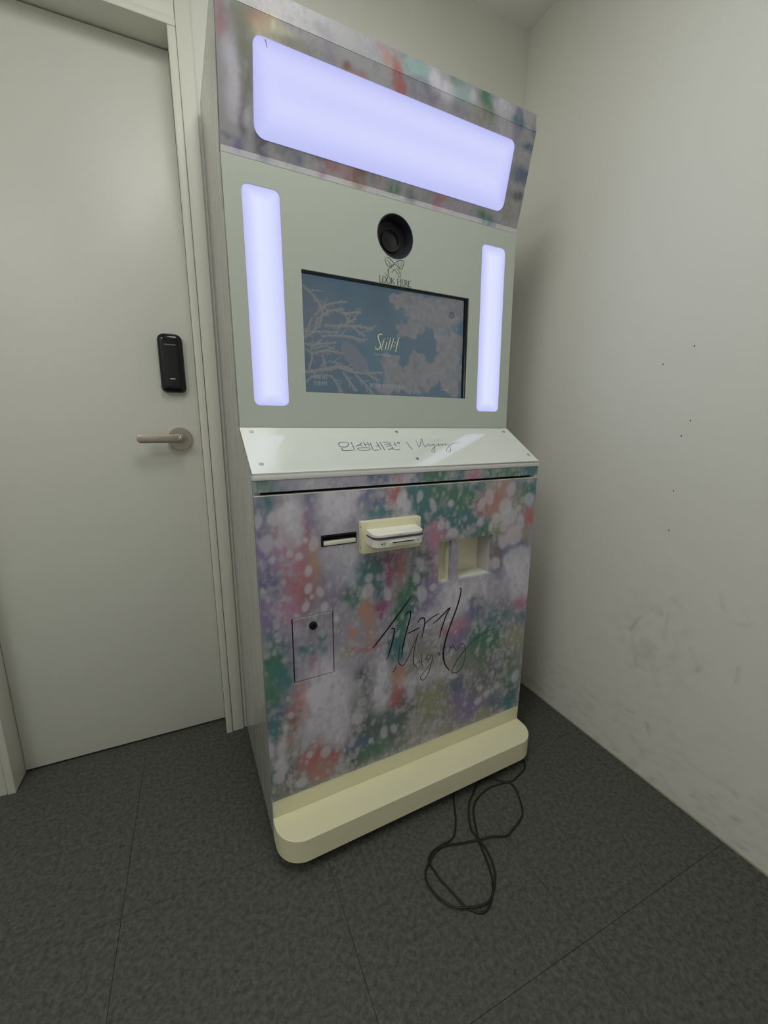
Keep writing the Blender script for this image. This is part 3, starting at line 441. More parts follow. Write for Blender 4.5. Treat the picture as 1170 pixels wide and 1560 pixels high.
wb = plate('wall_back', [[(X0 - .1, 0), (XR + .1, 0), (XR + .1, ZC), (X0 - .1, ZC)], [(XJL - .02, 0.0), (XJL - .02, ZH + .02), (XJR + .02, ZH + .02), (XJR + .02, 0.0)]][:1]
           if False else [[(X0 - .1, 0), (XJL - .02, 0), (XJL - .02, ZH + .02), (XJR + .02, ZH + .02), (XJR + .02, 0), (XR + .1, 0), (XR + .1, ZC), (X0 - .1, ZC)]],
           frame((0, YB + 0.12, 0), (1, 0, 0), (0, 0, 1)), 0, 0.12, M_wall, None, 0, 'structure')
ys = np.concatenate([[Y0, -1.6], np.linspace(-1.05, YB, 240)]); zs = np.concatenate([np.linspace(0, 0.82, 132), [1.1, ZC]])
def wall_color(U, Vv):
    Yr = -U                                     # the wall's own frame runs towards -y
    d = np.zeros(U.shape)
    for s in SCUFF:
        P = catmull(s, 4)
        for a, b in zip(P, P[1:]):
            ab = b - a; t = np.clip(((Yr - a[0]) * ab[0] + (Vv - a[1]) * ab[1]) / (ab @ ab + 1e-9), 0, 1)
            q = np.hypot(Yr - a[0] - ab[0] * t, Vv - a[1] - ab[1] * t)
            d = np.maximum(d, np.exp(-(q / 0.0042) ** 2) * 0.38)
    d *= np.clip(0.5 + 1.6 * fbm(Yr, Vv, 0.03, 91), 0.05, 1.3)
    cl = np.exp(-(((Yr + 0.20) / 0.13) ** 2 + ((Vv - 0.42) / 0.15) ** 2)) * np.clip(fbm(Yr + Vv * .6, Vv - Yr * .4, 0.028, 55) * 2.4 + 0.25, 0, 1) * 0.22
    lo = np.clip(1 - Vv / 0.36, 0, 1) * np.clip(fbm(Yr + Vv * .5, Vv * 2.2, 0.03, 77) * 2.6 + 0.05, 0, 1) * 0.26
    bt = np.clip(1 - Vv / 0.03, 0, 1) * np.clip(fbm(Yr, Vv, 0.08, 13) * 2 + 0.5, 0, 1) * 0.3
    k = np.clip(d + cl + lo, 0, 0.6)[..., None]
    base = np.array([0.79, 0.785, 0.745]) * (1 - k) + np.array([0.26, 0.25, 0.24]) * k
    return base * (1 - bt[..., None]) + np.array([0.45, 0.42, 0.30]) * bt[..., None]
wr = grid_mesh('wall_right', -ys[::-1], zs, [], frame((XR, 0, 0), (0, -1, 0), (0, 0, 1)), 0.1, wall_color, wall_dirt_mat(), None, kind='structure')
for (y, z) in ((-.123, 1.2102), (-.1953, 1.2448), (-.213, 1.0617), (-.1964, 1.0233), (-.1976, .8779), (-.2011, .7697)):
    bm = lathe(bmesh.new(), [(0, 0.0006), (0.0012, 0.0005), (0.0018, 0.0001)], frame((XR, y, z), (0, -1, 0), (0, 0, 1)) @ Matrix.Diagonal((0.8, 1.5, 1, 1)), 10)
    obj('nail_hole', bm, M_joint, wr)
box('wall_left', (X0 - .1, X0, Y0, YB, 0, ZC), M_wall, None, 0, 'structure')
box('wall_front', (X0 - .1, XR + .1, Y0 - .1, Y0, 0, ZC), M_wall, None, 0, 'structure')
box('ceiling', (X0 - .1, XR + .1, Y0 - .1, YB + .12, ZC, ZC + .1), M_ceil, None, 0, 'structure')
bm = bmesh.new()
add_box(bm, XR - 0.0035, XR - 0.0002, Y0, YB, 0.0, 0.005)
obj('trim_1', bm, M_caulk, None, 'structure')

# the door: leaf, frame members, lever handle, digital lock
door = empty('door_1', (XJR, YD, 0), 0, kind='structure')
def dchild(o):
    o.parent = door; o.matrix_parent_inverse = Matrix.Translation((-XJR, -YD, 0)); return o
dchild(box('door_leaf', (XJL + .001, XJR - .0007, YD, YD + .04, .008, ZH - .003), M_door, None, 0.0012))
for nm, x0, x1 in (('jamb', XJR, XJR + .0195), ('jamb', XJL - .0195, XJL)):
    dchild(box(nm, (x0, x1, 0.4765, 0.60, 0, ZH), M_frame, None, 0.003))
dchild(box('door_head', (XJL - .0195, XJR + .0195, 0.4765, 0.60, ZH, ZH + .0195), M_frame, None, 0.003))
for x0, x1 in ((XJR + .0205, -0.0245), (XJL - .0775, XJL - .0205)):
    dchild(box('casing', (x0, x1, 0.4805, YB - .0005, 0, ZH + .075), M_frame, None, 0.002))
dchild(box('head_casing', (XJL - .0195, XJR + .0195, 0.4805, YB - .0005, ZH + .0205, ZH + .075), M_frame, None, 0.002))
dchild(box('door_stop', (XJL, XJR, YD + .042, YD + .06, 0, ZH), M_dark, None, 0))

MD = frame((0, YD, 0), (1, 0, 0), (0, 0, 1))      # x, z on the door, normal towards the room
hand = obj('handle', lathe(bmesh.new(), [(0, .0112), (.0325, .0112), (.0338, .0100), (.0340, .0003)], MD @ Matrix.Translation((-.1405, 1.0038, 0)), 48), M_steel, door, smooth_angle=30)
hand.matrix_parent_inverse = Matrix.Translation((-XJR, -YD, 0))
def hchild(o):
    o.parent = hand; return o
hchild(obj('handle_neck', lathe(bmesh.new(), [(.0105, .0105), (.0105, .052)], MD @ Matrix.Translation((-.1385, 1.0062, 0)), 32), M_steel, smooth=True))
lev = plate('lever', [rrect(-.2515, -.1262, .9935, 1.0185, (.0115, .0122, .0122, .0115), 10)], MD, .042, .0545, M_steel, None, 0.003)
hchild(lev); lev.data.polygons.foreach_set('use_smooth', [True] * len(lev.data.polygons)); lev.data.set_sharp_from_angle(angle=math.radians(30))
hchild(obj('key_cylinder', lathe(bmesh.new(), [(0, .0566), (.0045, .0566), (.0058, .0558), (.0062, .054)], MD @ Matrix.Translation((-.1395, 1.0062, 0)), 28), M_chrome, smooth_angle=30))
hchild(box('keyway', (-.1401, -.1389, YD - .0571, YD - .0560, 1.0028, 1.0092), M_dark, None, 0))

def lock_body():
    bm = bmesh.new(); n = 30; xs_ = np.linspace(-1, 1, 15)
    x0, x1, z0, z1 = -.1768, -.1106, 1.1395, 1.3035
    loops = []
    for (ins, y) in ((0, 0.0002), (0, .012), (.0015, .017), (.005, .0205), (.012, .0232), (.020, .0242)):
        lp = rrect(x0 + ins, x1 - ins, z0 + ins, z1 - ins, (max(.014 - ins, .003),) * 2 + (max(.019 - ins, .003),) * 2, 6)
        loops.append([bm.verts.new(MD @ Vector((a, b, y))) for a, b in lp])
    for A, B in zip(loops, loops[1:]):
        for k in range(len(A)): bm.faces.new((A[k], A[(k + 1) % len(A)], B[(k + 1) % len(A)], B[k]))
    bm.faces.new(loops[-1])
    return bm
dl = obj('digital_lock', lock_body(), M_gloss, door, smooth_angle=40); dl.matrix_parent_inverse = Matrix.Translation((-XJR, -YD, 0))
def lchild(o): o.parent = dl; return o
rl = random.Random(5)
lchild(ribbons('lettering', [(1, [(x, 1.2718 + (-.0013 if k % 2 else .0013)), (x + .0012, 1.2718 + (.0013 if k % 2 else -.0013))]) for k, x in enumerate(np.arange(-.1575, -.131, .0024))], MD, M_lightgrey, None, .0011, .0246, False, False))
lchild(ribbons('logo_mark', [(1, [(-.1515, 1.1775), (-.1380, 1.1775)])], MD, M_lightgrey, None, .0034, .0246, False, False))
lchild(ribbons('cover_seam', [(1, [(-.1555, 1.1725), (-.1335, 1.1728)])], MD, M_black, None, .0008, .0246, False, False))

# fittings above the lamps; the second is made up to go with the fill lamp
for at, txt in ((LAMP_AT, 'square white panel light on the ceiling above the photo booth'), (FILL_AT, 'square white panel added for fill light on the ceiling far from the photo booth')):
    cl = empty('ceiling_and_fill_light', (at[0], at[1], ZC), 0, label=txt, category='ceiling light')
    bm = bmesh.new()
    for d in ((-.30, .30, -.30, -.283), (-.30, .30, .283, .30), (-.30, -.283, -.283, .283), (.283, .30, -.283, .283)): add_box(bm, *d, -.024, 0)
    obj('frame', bm, M_plastic, cl)
    box('back_plate', (-.283, .283, -.283, .283, -.012, -.004), M_plastic, cl, 0)

# ================================================================ the photo booth (its own axes: x right, y back, z up)
W_, D_ = 0.80, 0.452
booth = empty('photo_booth', (0, 0, 0), 0.0393, label='tall self-service photo booth wrapped in pastel blossom print with lit panels', category='photo booth')
YU0, YU1, ZS1, ZH0, YH1, ZH1, YT, ZT, ZS0 = .1398, .1506, 1.0408, 1.5917, .0980, 1.8128, .1010, 1.8540, .9495
F_body = frame((0, 0, 0), (1, 0, 0), (0, 0, 1))
F_scr = frame((0, YU0, ZS1), (1, 0, 0), (0, YU1 - YU0, ZH0 - ZS1))
F_shelf = frame((0, 0, ZS0), (1, 0, 0), (0, YU0, ZS1 - ZS0))
HB = (.1425, 1.6005)                         # lower edge of the hood face, before the lip
hd = Vector((0, YH1 - YU1, ZH1 - ZH0)).normalized()
F_hood = frame((0, YU1, ZH0), (1, 0, 0), hd)
LH = math.hypot(YH1 - YU1, ZH1 - ZH0)
F_fas = frame((0, YH1, ZH1), (1, 0, 0), (0, YT - YH1, ZT - ZH1)); LF = math.hypot(YT - YH1, ZT - ZH1)
LS = math.hypot(YU1 - YU0, ZH0 - ZS1); LSH = math.hypot(YU0, ZS1 - ZS0)
TH = 0.012

# sides: the outline set back behind the front panels
def side(x0, x1):
    prof = [(0.004, .034), (D_, .034), (D_ + .018, ZT), (YT + .006, ZT), (YH1 + .006, ZH1), (YU1 + .012, ZH0 + .006), (YU0 + .012, ZS1), (.014, ZS0 - .006), (.014, .905), (.014, .147), (.004, .147)]
    bm = bmesh.new()
    A = [bm.verts.new((x0, y, z)) for y, z in prof]; B = [bm.verts.new((x1, y, z)) for y, z in prof]
    bm.faces.new(A); bm.faces.new(B)
    for k in range(len(prof)): bm.faces.new((A[k], A[(k + 1) % len(prof)], B[(k + 1) % len(prof)], B[k]))
    bm.normal_update()
    bmesh.ops.triangulate(bm, faces=[f for f in bm.faces if len(f.verts) > 4], ngon_method='EAR_CLIP')
    return obj('side_panel', bm, M_side, booth)
sp = side(0, .016); sp['label'] = 'left side in grey streaked print'
side(W_ - .016, W_)
box('back_panel', (.0165, W_ - .0165, D_ - .010, D_ - .002, .05, ZT - .02), M_side, booth, 0)
box('top_panel', (.0165, W_ - .0165, YT + .012, D_ + .004, ZT - .012, ZT), M_side, booth, 0)
box('bottom_panel', (.0165, W_ - .0165, .02, D_ - .012, .0345, .046), M_dark, booth, 0)
box('inner_frame', (.0165, W_ - .0165, .090, .100, .05, .93), M_dark, booth, 0)

# lower front: printed door with openings
HOLES = [(.4635, .5040, .6285, .7455), (.5265, .6470, .6305, .7465), (.1410, .2280, .7755, .8025), (.0662, .1670, .4515, .6150)]
gx = lines(.0012, W_ - .0012, .0031, [h[0] for h in HOLES] + [h[1] for h in HOLES])
gz = lines(.1478, .9002, .0033, [h[2] for h in HOLES] + [h[3] for h in HOLES])
def body_color(X, Y):
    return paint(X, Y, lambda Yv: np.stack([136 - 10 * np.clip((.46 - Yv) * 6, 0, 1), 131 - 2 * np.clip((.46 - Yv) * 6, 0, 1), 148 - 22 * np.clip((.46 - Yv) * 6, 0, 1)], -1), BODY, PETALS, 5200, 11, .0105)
def lockdoor_crop(cf):
    return cf
XX, YY = np.meshgrid(np.linspace(0, .8, 270), np.linspace(.145, .94, 260))
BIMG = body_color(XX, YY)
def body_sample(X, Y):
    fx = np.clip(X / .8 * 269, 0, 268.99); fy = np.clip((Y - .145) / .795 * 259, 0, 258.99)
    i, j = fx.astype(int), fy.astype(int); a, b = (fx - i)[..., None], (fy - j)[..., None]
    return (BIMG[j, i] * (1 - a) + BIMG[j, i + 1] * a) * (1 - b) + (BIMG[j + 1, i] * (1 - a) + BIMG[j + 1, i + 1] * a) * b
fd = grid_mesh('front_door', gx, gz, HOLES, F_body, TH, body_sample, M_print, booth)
fd['label'] = 'lower front door in blossom print'
box('door_edge', (.0012, W_ - .0012, .0002, TH, .9003, .9018), M_plastic, booth, 0)
# apron strip under the shelf
APR = [(120, .03, .9)]
def apron_color(X, Y):
    b = [(.05, .92, .04, .02, 'B', .35), (.02, .92, .02, .03, 'G', .5), (.20, .92, .03, .02, 'V', .3), (.285, .92, .03, .02, 'B', .5), (.34, .92, .012, .03, 'P', .6), (.40, .92, .02, .03, 'B', .5), (.455, .92, .035, .03, 'G', .8), (.52, .92, .02, .03, 'T', .6),
         (.565, .92, .025, .03, 'P', .6), (.64, .92, .04, .03, 'G', .6), (.72, .92, .04, .03, 'G', .8), (.775, .92, .03, .03, 'T', .8)]
    return paint(X, Y, (158, 156, 168), b, [], 160, 29, .007)
grid_mesh('apron_strip', lines(.0012, W_ - .0012, .004), lines(.9087, .9335, .004), [], F_body, TH, apron_color, M_print, booth)
box('door_gap', (.0165, W_ - .0165, .013, .02, .895, .915), M_dark, booth, 0)

# white sloping shelf with screws and lettering
box('shelf_front', (.0, W_, -.0015, .0125, .9337, .9440), M_acryl_edge, booth, 0.0008)
shf = plate('shelf', [[(0, -.0015), (W_, -.0015), (W_, LSH - .001), (0, LSH - .001)]], F_shelf, -.006, 0, M_acryl, booth, .0006)
shf['label'] = 'glossy white sloping shelf'
for (x, t) in ((.0236, .148), (.3985, .1467), (.7725, .1455), (.0238, .0293), (.4054, .028), (.7821, .0278)):
    s = obj('screw', lathe(bmesh.new(), [(0, .0009), (.0018, .0009), (.0020, .0016), (.0044, .0012), (.0050, .0002)], F_shelf @ Matrix.Translation((x, t, 0)), 20), M_chrome, shf, smooth_angle=30)
lt1 = ribbons('lettering', SHELF_TXT, F_shelf, M_ink, shf, .00155, .0005, False); lt1.data.name = 'lettering'
ribbons('signature', SIGN, F_shelf, M_ink, shf, .0014, .0005)

# screen panel
L1, L2 = (.0372, .1178, .0495, .5035), (.6785, .7632, .0487, .5035)
SO = (.1593, .6392, .0840, .3560)
HC = (.4040, .4685, .0510)
mint = plate('screen_panel', [[(.0012, 0), (W_ - .0012, 0), (W_ - .0012, LS + .002), (.0012, LS + .002)], rrect(*L1, .014), rrect(*L2, .014), [(SO[0], SO[2]), (SO[1], SO[2]), (SO[1], SO[3]), (SO[0], SO[3])], circle(*HC)], F_scr, -.006, 0, M_mint, booth)
mint['label'] = 'pale mint panel around the screen'
def led_color(cx, cy, hx, hy, edge):
    def f(X, Y):
        d = np.minimum((hx - np.abs(X - cx)) / edge, (hy - np.abs(Y - cy)) / edge); k = np.clip(d, 0, 1)[..., None] ** .7
        band = (np.sin((Y - cy) * 2 * math.pi / (hy * .9)) * .5 + .5)[..., None] * .05 if hx > hy else (np.sin((X - cx) * 2 * math.pi / hx) * .5 + .5)[..., None] * .03
        return np.array([.50, .52, .92]) * (1 - k) + (np.array([.645, .67, 1.0]) if hx > hy else np.array([.73, .78, 1.02])) * k - band * np.array([1, .95, .3])
    return f
def led_panel(name, r, F, rad, edge, ang_cut=None):
    x0, x1, y0, y1 = r; nx, ny = 26, 26
    me_pts = rrect(x0 + .0006, x1 - .0006, y0 + .0006, y1 - .0006, rad, 8)
    bm = bmesh.new(); cx, cy = (x0 + x1) / 2, (y0 + y1) / 2; rings = []
    hx, hy = (x1 - x0) / 2, (y1 - y0) / 2
    for ins in (0, .1, .22, .36, .52, .7, .88):
        sx, sy = 1 - ins * min(hx, hy) / hx, 1 - ins * min(hx, hy) / hy
        rings.append([bm.verts.new(F @ Vector((cx + (a - cx) * sx, cy + (b - cy) * sy, -.0008))) for a, b in me_pts])
    for A, B in zip(rings, rings[1:]):
        for k in range(len(A)): bm.faces.new((A[k], A[(k + 1) % len(A)], B[(k + 1) % len(A)], B[k]))
    bm.faces.new(rings[-1])
    back = [bm.verts.new(F @ Vector((a, b, -.005))) for a, b in me_pts]
    for k in range(len(back)): bm.faces.new((back[k], back[(k + 1) % len(back)], rings[0][(k + 1) % len(back)], rings[0][k]))
    bm.faces.new(back[::-1])
    o = obj(name, bm, M_led, booth)
    inv = F.inverted(); co = np.array([inv @ v.co for v in o.data.vertices])
    colr = led_color(cx, cy, hx, hy, edge)(co[:, 0], co[:, 1])
    at = o.data.color_attributes.new('Col', 'FLOAT_COLOR', 'POINT')
    at.data.foreach_set('color', np.concatenate([np.clip(colr, 0, 1), np.ones((len(colr), 1))], 1).astype(np.float32).ravel())
    return o
led_panel('light_panel', L1, F_scr, .0135, .03)
led_panel('light_panel', L2, F_scr, .0135, .03)

# camera port: rim, tube, back and lens
FC = F_scr @ Matrix.Translation((HC[0], HC[1], 0))
port = obj('camera_port', lathe(bmesh.new(), [(.0509, .0004), (.0500, .0014), (.0482, .0012), (.0470, -.004), (.0445, -.030), (0, -.030)], FC, 56), M_port, booth, smooth_angle=35)
obj('lens_barrel', lathe(bmesh.new(), [(.0275, -.0299), (.0270, -.0255), (.0262, -.0245), (.0250, -.0245), (.0235, -.027)], FC, 40), M_black, port, smooth_angle=35)
obj('lens', lathe(bmesh.new(), [(.0236, -.0272), (.016, -.0255), (.008, -.0246), (0, -.0244)], FC, 40), M_lens, port, smooth=True)
ribbons('bow_drawing', BOW, F_scr, M_line, mint, .0015, .0005)

# LOOK HERE in a thin roman letter: strokes of two weights, in letter boxes
def roman(txt, x, y, h, adv, gap):
    G = {'L': (.55, [(1, (.12, 0), (.12, 1)), (.5, (0, 1), (.24, 1)), (.5, (0, 0), (.55, 0)), (.5, (.55, 0), (.55, .2))]),
         'O': (.78, 'ring'), 'K': (.72, [(1, (.12, 0), (.12, 1)), (.5, (.12, .42), (.62, 1)), (1, (.28, .56), (.70, 0)), (.5, (0, 0), (.24, 0)), (.5, (0, 1), (.24, 1))]),
         'H': (.80, [(1, (.12, 0), (.12, 1)), (1, (.68, 0), (.68, 1)), (.5, (.12, .52), (.68, .52)), (.5, (0, 0), (.24, 0)), (.5, (0, 1), (.24, 1)), (.5, (.56, 0), (.80, 0)), (.5, (.56, 1), (.80, 1))]),
         'E': (.56, [(1, (.12, 0), (.12, 1)), (.5, (0, 1), (.52, 1)), (.5, (.12, .52), (.42, .52)), (.5, (0, 0), (.56, 0)), (.5, (.52, 1), (.52, .84)), (.5, (.56, 0), (.56, .18))]),
         'R': (.68, [(1, (.12, 0), (.12, 1)), (.5, (0, 1), (.40, 1)), (.9, (.40, 1), (.56, .77)), (.9, (.56, .77), (.40, .52)), (.5, (.40, .52), (.12, .52)), (1, (.32, .52), (.68, 0)), (.5, (0, 0), (.24, 0))])}
    out = []
    for ch in txt:
        if ch == ' ': x += gap; continue
        w, st = G[ch]
        if st == 'ring':
            n = 20
            for k in range(n):
                a, b = 2 * math.pi * k / n, 2 * math.pi * (k + 1) / n
                out.append((.45 + .6 * abs(math.cos((a + b) / 2)), [(x + (.37 + .33 * math.cos(q)) * adv, y + (.5 + .52 * math.sin(q)) * h) for q in (a, b)]))
        else: out += [(wt, [(x + a[0] * adv, y + a[1] * h), (x + b[0] * adv, y + b[1] * h)]) for wt, a, b in st]
        x += w * adv * 1.02
    return out
ribbons('lettering', roman('LOOK HERE', .3575, .3578, .0140, .0155, .0062), F_scr, M_ink, mint, .0016, .0005, False, False)

# the screen
mon = plate('monitor', [[(SO[0] - .02, SO[2] - .02), (SO[1] + .02, SO[2] - .02), (SO[1] + .02, SO[3] + .02), (SO[0] - .02, SO[3] + .02)]], F_scr, -.036, -.0245, M_black, booth)
bz = plate('bezel', [[(SO[0] - .004, SO[2] - .004), (SO[1] + .004, SO[2] - .004), (SO[1] + .004, SO[3] + .004), (SO[0] - .004, SO[3] + .004)], [(SO[0] + .0003, SO[2] + .0003), (SO[1] - .0003, SO[2] + .0003), (SO[1] - .0003, SO[3] - .0003), (SO[0] + .0003, SO[3] - .0003)]], F_scr, -.0245, -.0061, M_black, mon)
def disp_color(X, Y):
    img = np.ones(X.shape + (3,)) * lin((70, 89, 101))
    img *= (1 + fbm(X, Y, .08, 3) * .35)[..., None]
    cloud = lin((107, 106, 107))
    Xw, Yw = X + fbm(X, Y, .016, 41) * .03, Y + fbm(X, Y, .016, 47) * .03
    f = np.zeros(X.shape)
    for (x, y, rx, ry) in FLOWER:
        f = np.maximum(f, np.clip((1.08 - np.hypot((Xw - x) / rx, (Yw - y) / ry)) * 6, 0, 1))
    f *= np.clip(1.15 + fbm(X, Y, .022, 71) * 1.6, .25, 1)
    tex = (1 + fbm(X, Y, .011, 60) * .42)[..., None]
    img = img * (1 - .85 * f[..., None]) + cloud * tex * .85 * f[..., None]
    def seg(P, w):
        d = np.full(X.shape, 9.0)
        for a, b in zip(P, P[1:]):
            ab = b - a; t = np.clip(((X - a[0]) * ab[0] + (Y - a[1]) * ab[1]) / (ab @ ab + 1e-12), 0, 1)
            d = np.minimum(d, np.hypot(X - a[0] - ab[0] * t, Y - a[1] - ab[1] * t))
        return np.clip((w - d) / .0012 + .5, 0, 1)[..., None]
    q = np.array(LEAF); inside = np.zeros(X.shape, bool)
    for a, b in zip(q, np.roll(q, -1, 0)):
        c = (a[1] > Y) != (b[1] > Y)
        inside ^= c & (X < (b[0] - a[0]) * (Y - a[1]) / (b[1] - a[1] + 1e-12) + a[0])
    img[inside] = lin((92, 97, 106))
    hz = np.clip(1 - np.hypot((Xw - .20) / .09, (Yw - .26) / .10), 0, 1)[..., None] * .45
    img = img * (1 - hz) + lin((100, 98, 104)) * hz
    rb = random.Random(9); twigs = []
    for w, pts in BRANCH:
        P = catmull(pts, 5); twigs.append((w, P))
        for i in range(2, len(P) - 1, 2):
            d = P[i + 1] - P[i - 1]; a = math.atan2(d[1], d[0]) + rb.choice((-1, 1)) * rb.uniform(.4, .9); l = rb.uniform(.008, .024)
            twigs.append((rb.uniform(1.8, 3.4), [P[i], P[i] + np.array([math.cos(a), math.sin(a)]) * l]))
    for w, P in twigs:
        k = seg(P, w * .00046)
        img = img * (1 - .8 * k) + lin((116, 116, 114)) * .8 * k
        k2 = seg([p + np.array([.0012, -.0016]) for p in P], w * .0003); img = img * (1 - .35 * k2) + lin((88, 92, 100)) * .35 * k2
    return img
dsp = grid_mesh('display', lines(SO[0] + .0006, SO[1] - .0006, .0021), lines(SO[2] + .0006, SO[3] - .0006, .0021), [], F_scr @ Matrix.Translation((0, 0, -.0238)), .0006, disp_color, M_disp, mon)
FD = F_scr @ Matrix.Translation((0, 0, -.0236))
ribbons('title', [(w, p) for w, p in STILL], FD, M_gold_txt, mon, .0011, .0004, True)
ribbons('title_line', [(1, [(x, .1915), (x + .0004 * (k % 3), .1870)]) for k, x in enumerate(np.arange(.3545, .4320, .0026)) if k % 7 != 6], FD, M_white_txt, mon, .0010, .0004, False, False)
text_plate('prompt', '화면을 터치해주세요', FD @ Matrix.Translation((.3915, .1055, .0003)), .0126, M_white_txt, mon, .98, .00012)
text_plate('caption', '인생네컷', FD @ Matrix.Translation((.2040, .1045, .0003)), .0115, M_white_txt, mon, .85, .0001)
ribbons('caption_line', [(1, [(x, .1250), (x + .0006 * (k % 2), .1190)]) for k, x in enumerate(np.arange(.1880, .2210, .0027)) if k != 7], FD, M_white_txt, mon, .0011, .0004, False, False)
for x, y in ((.1915, .3225), (.5660, .1080)):
    ribbons('caption_dot', [(2.4, [(x, y), (x + .003, y)])], FD, M_white_txt, mon, .0011, .0004, False, False)
    ribbons('caption_dash', [(1, [(x + .0075, y), (x + .027, y)])], FD, M_white_txt, mon, .0011, .0004, False, False)
ribbons('round_mark', [(2.2, circle(.5975, .3125, .0072, 20) + [(.6047, .3125)]), (1.6, [(.5945, .3155), (.5975, .3105), (.6010, .3150)])], FD, M_dark_txt, mon, .0012, .0004, False, False)

# hood: lip, face with the large light, front strip
HL = (.0668, .7362, .0370, .1935)
HS, HIMG = None, None
XX2, YY2 = np.meshgrid(np.linspace(0, .8, 270), np.linspace(-.02, .285, 120))
HIMG = paint(XX2, YY2, (150, 148, 154), HOOD, [], 900, 23, .0045, (.0025, .0065), 1.8, (164, 161, 170), .55, 1.25, 1.5, .85)
def hood_sample(X, Y):
    fx = np.clip(X / .8 * 269, 0, 268.99); fy = np.clip((Y + .02) / .305 * 119, 0, 118.99)
    i, j = fx.astype(int), fy.astype(int); a, b = (fx - i)[..., None], (fy - j)[..., None]
    return (HIMG[j, i] * (1 - a) + HIMG[j, i + 1] * a) * (1 - b) + (HIMG[j + 1, i] * (1 - a) + HIMG[j + 1, i + 1] * a) * b
hf = grid_mesh('hood_face', lines(.0012, W_ - .0012, .004), lines(.0102, LH - .0005, .004), [], F_hood, .002, hood_sample, M_print, booth)
# opening of the big light: rounded cut made by a frame of painted faces, the light stands 1 mm proud of it
Mh = F_hood @ Matrix.Translation((0, 0, .0020))
led_panel('hood_light_panel', HL, Mh, (.022, .022, .016, .016), .035)
ribbons('pen_mark', [(1, [(.0905, .1905), (.0925, .1860), (.0945, .1790)])], Mh, M_ink, booth, .0013, .0004)
grid_mesh('hood_strip', lines(.0012, W_ - .0012, .004), lines(.0003, LF, .004), [], F_fas, .003, lambda X, Y: hood_sample(X, Y + LH), M_print, booth)
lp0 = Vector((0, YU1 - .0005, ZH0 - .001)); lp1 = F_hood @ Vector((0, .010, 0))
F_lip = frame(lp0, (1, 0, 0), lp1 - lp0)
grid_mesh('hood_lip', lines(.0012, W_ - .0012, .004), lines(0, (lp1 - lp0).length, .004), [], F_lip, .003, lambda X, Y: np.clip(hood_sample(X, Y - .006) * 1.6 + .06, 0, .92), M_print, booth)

# booth side: small vertical print
FS = frame((0, 0, 0), (0, -1, 0), (0, 0, 1))
zz = []
for k, z in enumerate(np.linspace(1.519, 1.487, 5)):
    y = -(.274 + (1.519 - z) * .9)
    zz += [(1, [(y - .004, z), (y + .004, z - .003), (y - .004, z - .005)])] if k in (1, 3) else ([(1, circle(y, z - .002, .0026, 10) + [(y + .0026, z - .002)])] if k == 2 else [(1, [(y - .002, z), (y + .002, z - .001)])])
o_ = ribbons('lettering', zz, FS, M_ink, sp, .0011, .0005, False, False)

# photo slot
slot = plate('photo_slot', [rrect(.1412, .2278, .7757, .8023, .0006, 2), rrect(.1452, .2270, .7770, .7985, .0006, 2)], F_body, -.012, .0012, M_black, booth)
box('slot_inside', (.1413, .2277, .013, .030, .7758, .8022), M_dark, slot, 0)
box('slot_tray', (.1475, .2262, -.0008, .0125, .7772, .7868), M_plastic, slot, .0012)

# card reader on its cream plate
rd = box('card_reader_plate', (.2338, .3925, -.020, -.0003, .7508, .8272), M_cream, booth, .0010)
rd.name = 'card_reader'
for z in (.815, .765): obj('screw', lathe(bmesh.new(), [(0, .0003), (.0016, .0003), (.0020, .0001)], frame((.2338, -.011, z), (0, -1, 0), (0, 0, 1)), 12), M_dark, rd)
def shell(name, z0, z1, m, r=.014, y0=-.064, x0=.2450, x1=.3775, slope=0.0):
    lp = rrect(x0, x1, y0, -.0202, (r, r, 0, 0), 8)
    bm = bmesh.new(); c = .0015
    rows = []
    for z, ins in ((z0, c), (z0 + c, 0), (z1 - c, 0), (z1, c)):
        row = []
        for a, b in lp:
            xx = (x0 + x1) / 2 + (a - (x0 + x1) / 2) * (1 - ins / .07); yy = min(b + (ins if b < -.021 else 0), -.0202)
            row.append(bm.verts.new((xx, yy, z + (slope * (b + .0202) if z > (z0 + z1) / 2 else 0))))
        rows.append(row)
    for A, B in zip(rows, rows[1:]):
        for k in range(len(A)): bm.faces.new((A[k], A[(k + 1) % len(A)], B[(k + 1) % len(A)], B[k]))
    bm.faces.new(rows[0]); bm.faces.new(rows[-1][::-1])
    return obj(name, bm, m, rd, smooth_angle=40)
shell('lower_shell', .7735, .7932, M_plastic, .016)
shell('band', .7932, .7972, M_purple, .016, -.0655, .2445, .3780)
shell('upper_shell', .7972, .8095, M_plastic, .016, -.0635, slope=.10)
FR = frame((0, -.0643, 0), (1, 0, 0), (0, 0, 1))
plate('card_slot', [rrect(.2850, .3520, .7795, .7870, .0036, 8)], FR, -.002, .0016, M_plastic, rd, .0006)
box('card_opening', (.2895, .3475, -.0668, -.0655, .7834, .7853), M_dark, rd, 0)
ribbons('symbol', [(1, [(.2620, .7835), (.2655, .7835)]), (.4, [(.2675, .7815), (.2710, .7815), (.2710, .7855), (.2675, .7855)])], FR, M_ink, rd, .0030, .0006, False, False)
ribbons('symbol', [(.3, circle(.3590, .7835, .0028, 12) + [(.3618, .7835)]), (.25, circle(.3590, .7835, .0012, 8))], FR, M_lightgrey, rd, .0030, .0006, False, False)
ribbons('lettering', [(.8, [(x, .8010), (x + .0005, .8028)]) for x in np.arange(.3050, .3160, .0017)], FR, M_ink, rd, .0008, .0024, False, False)

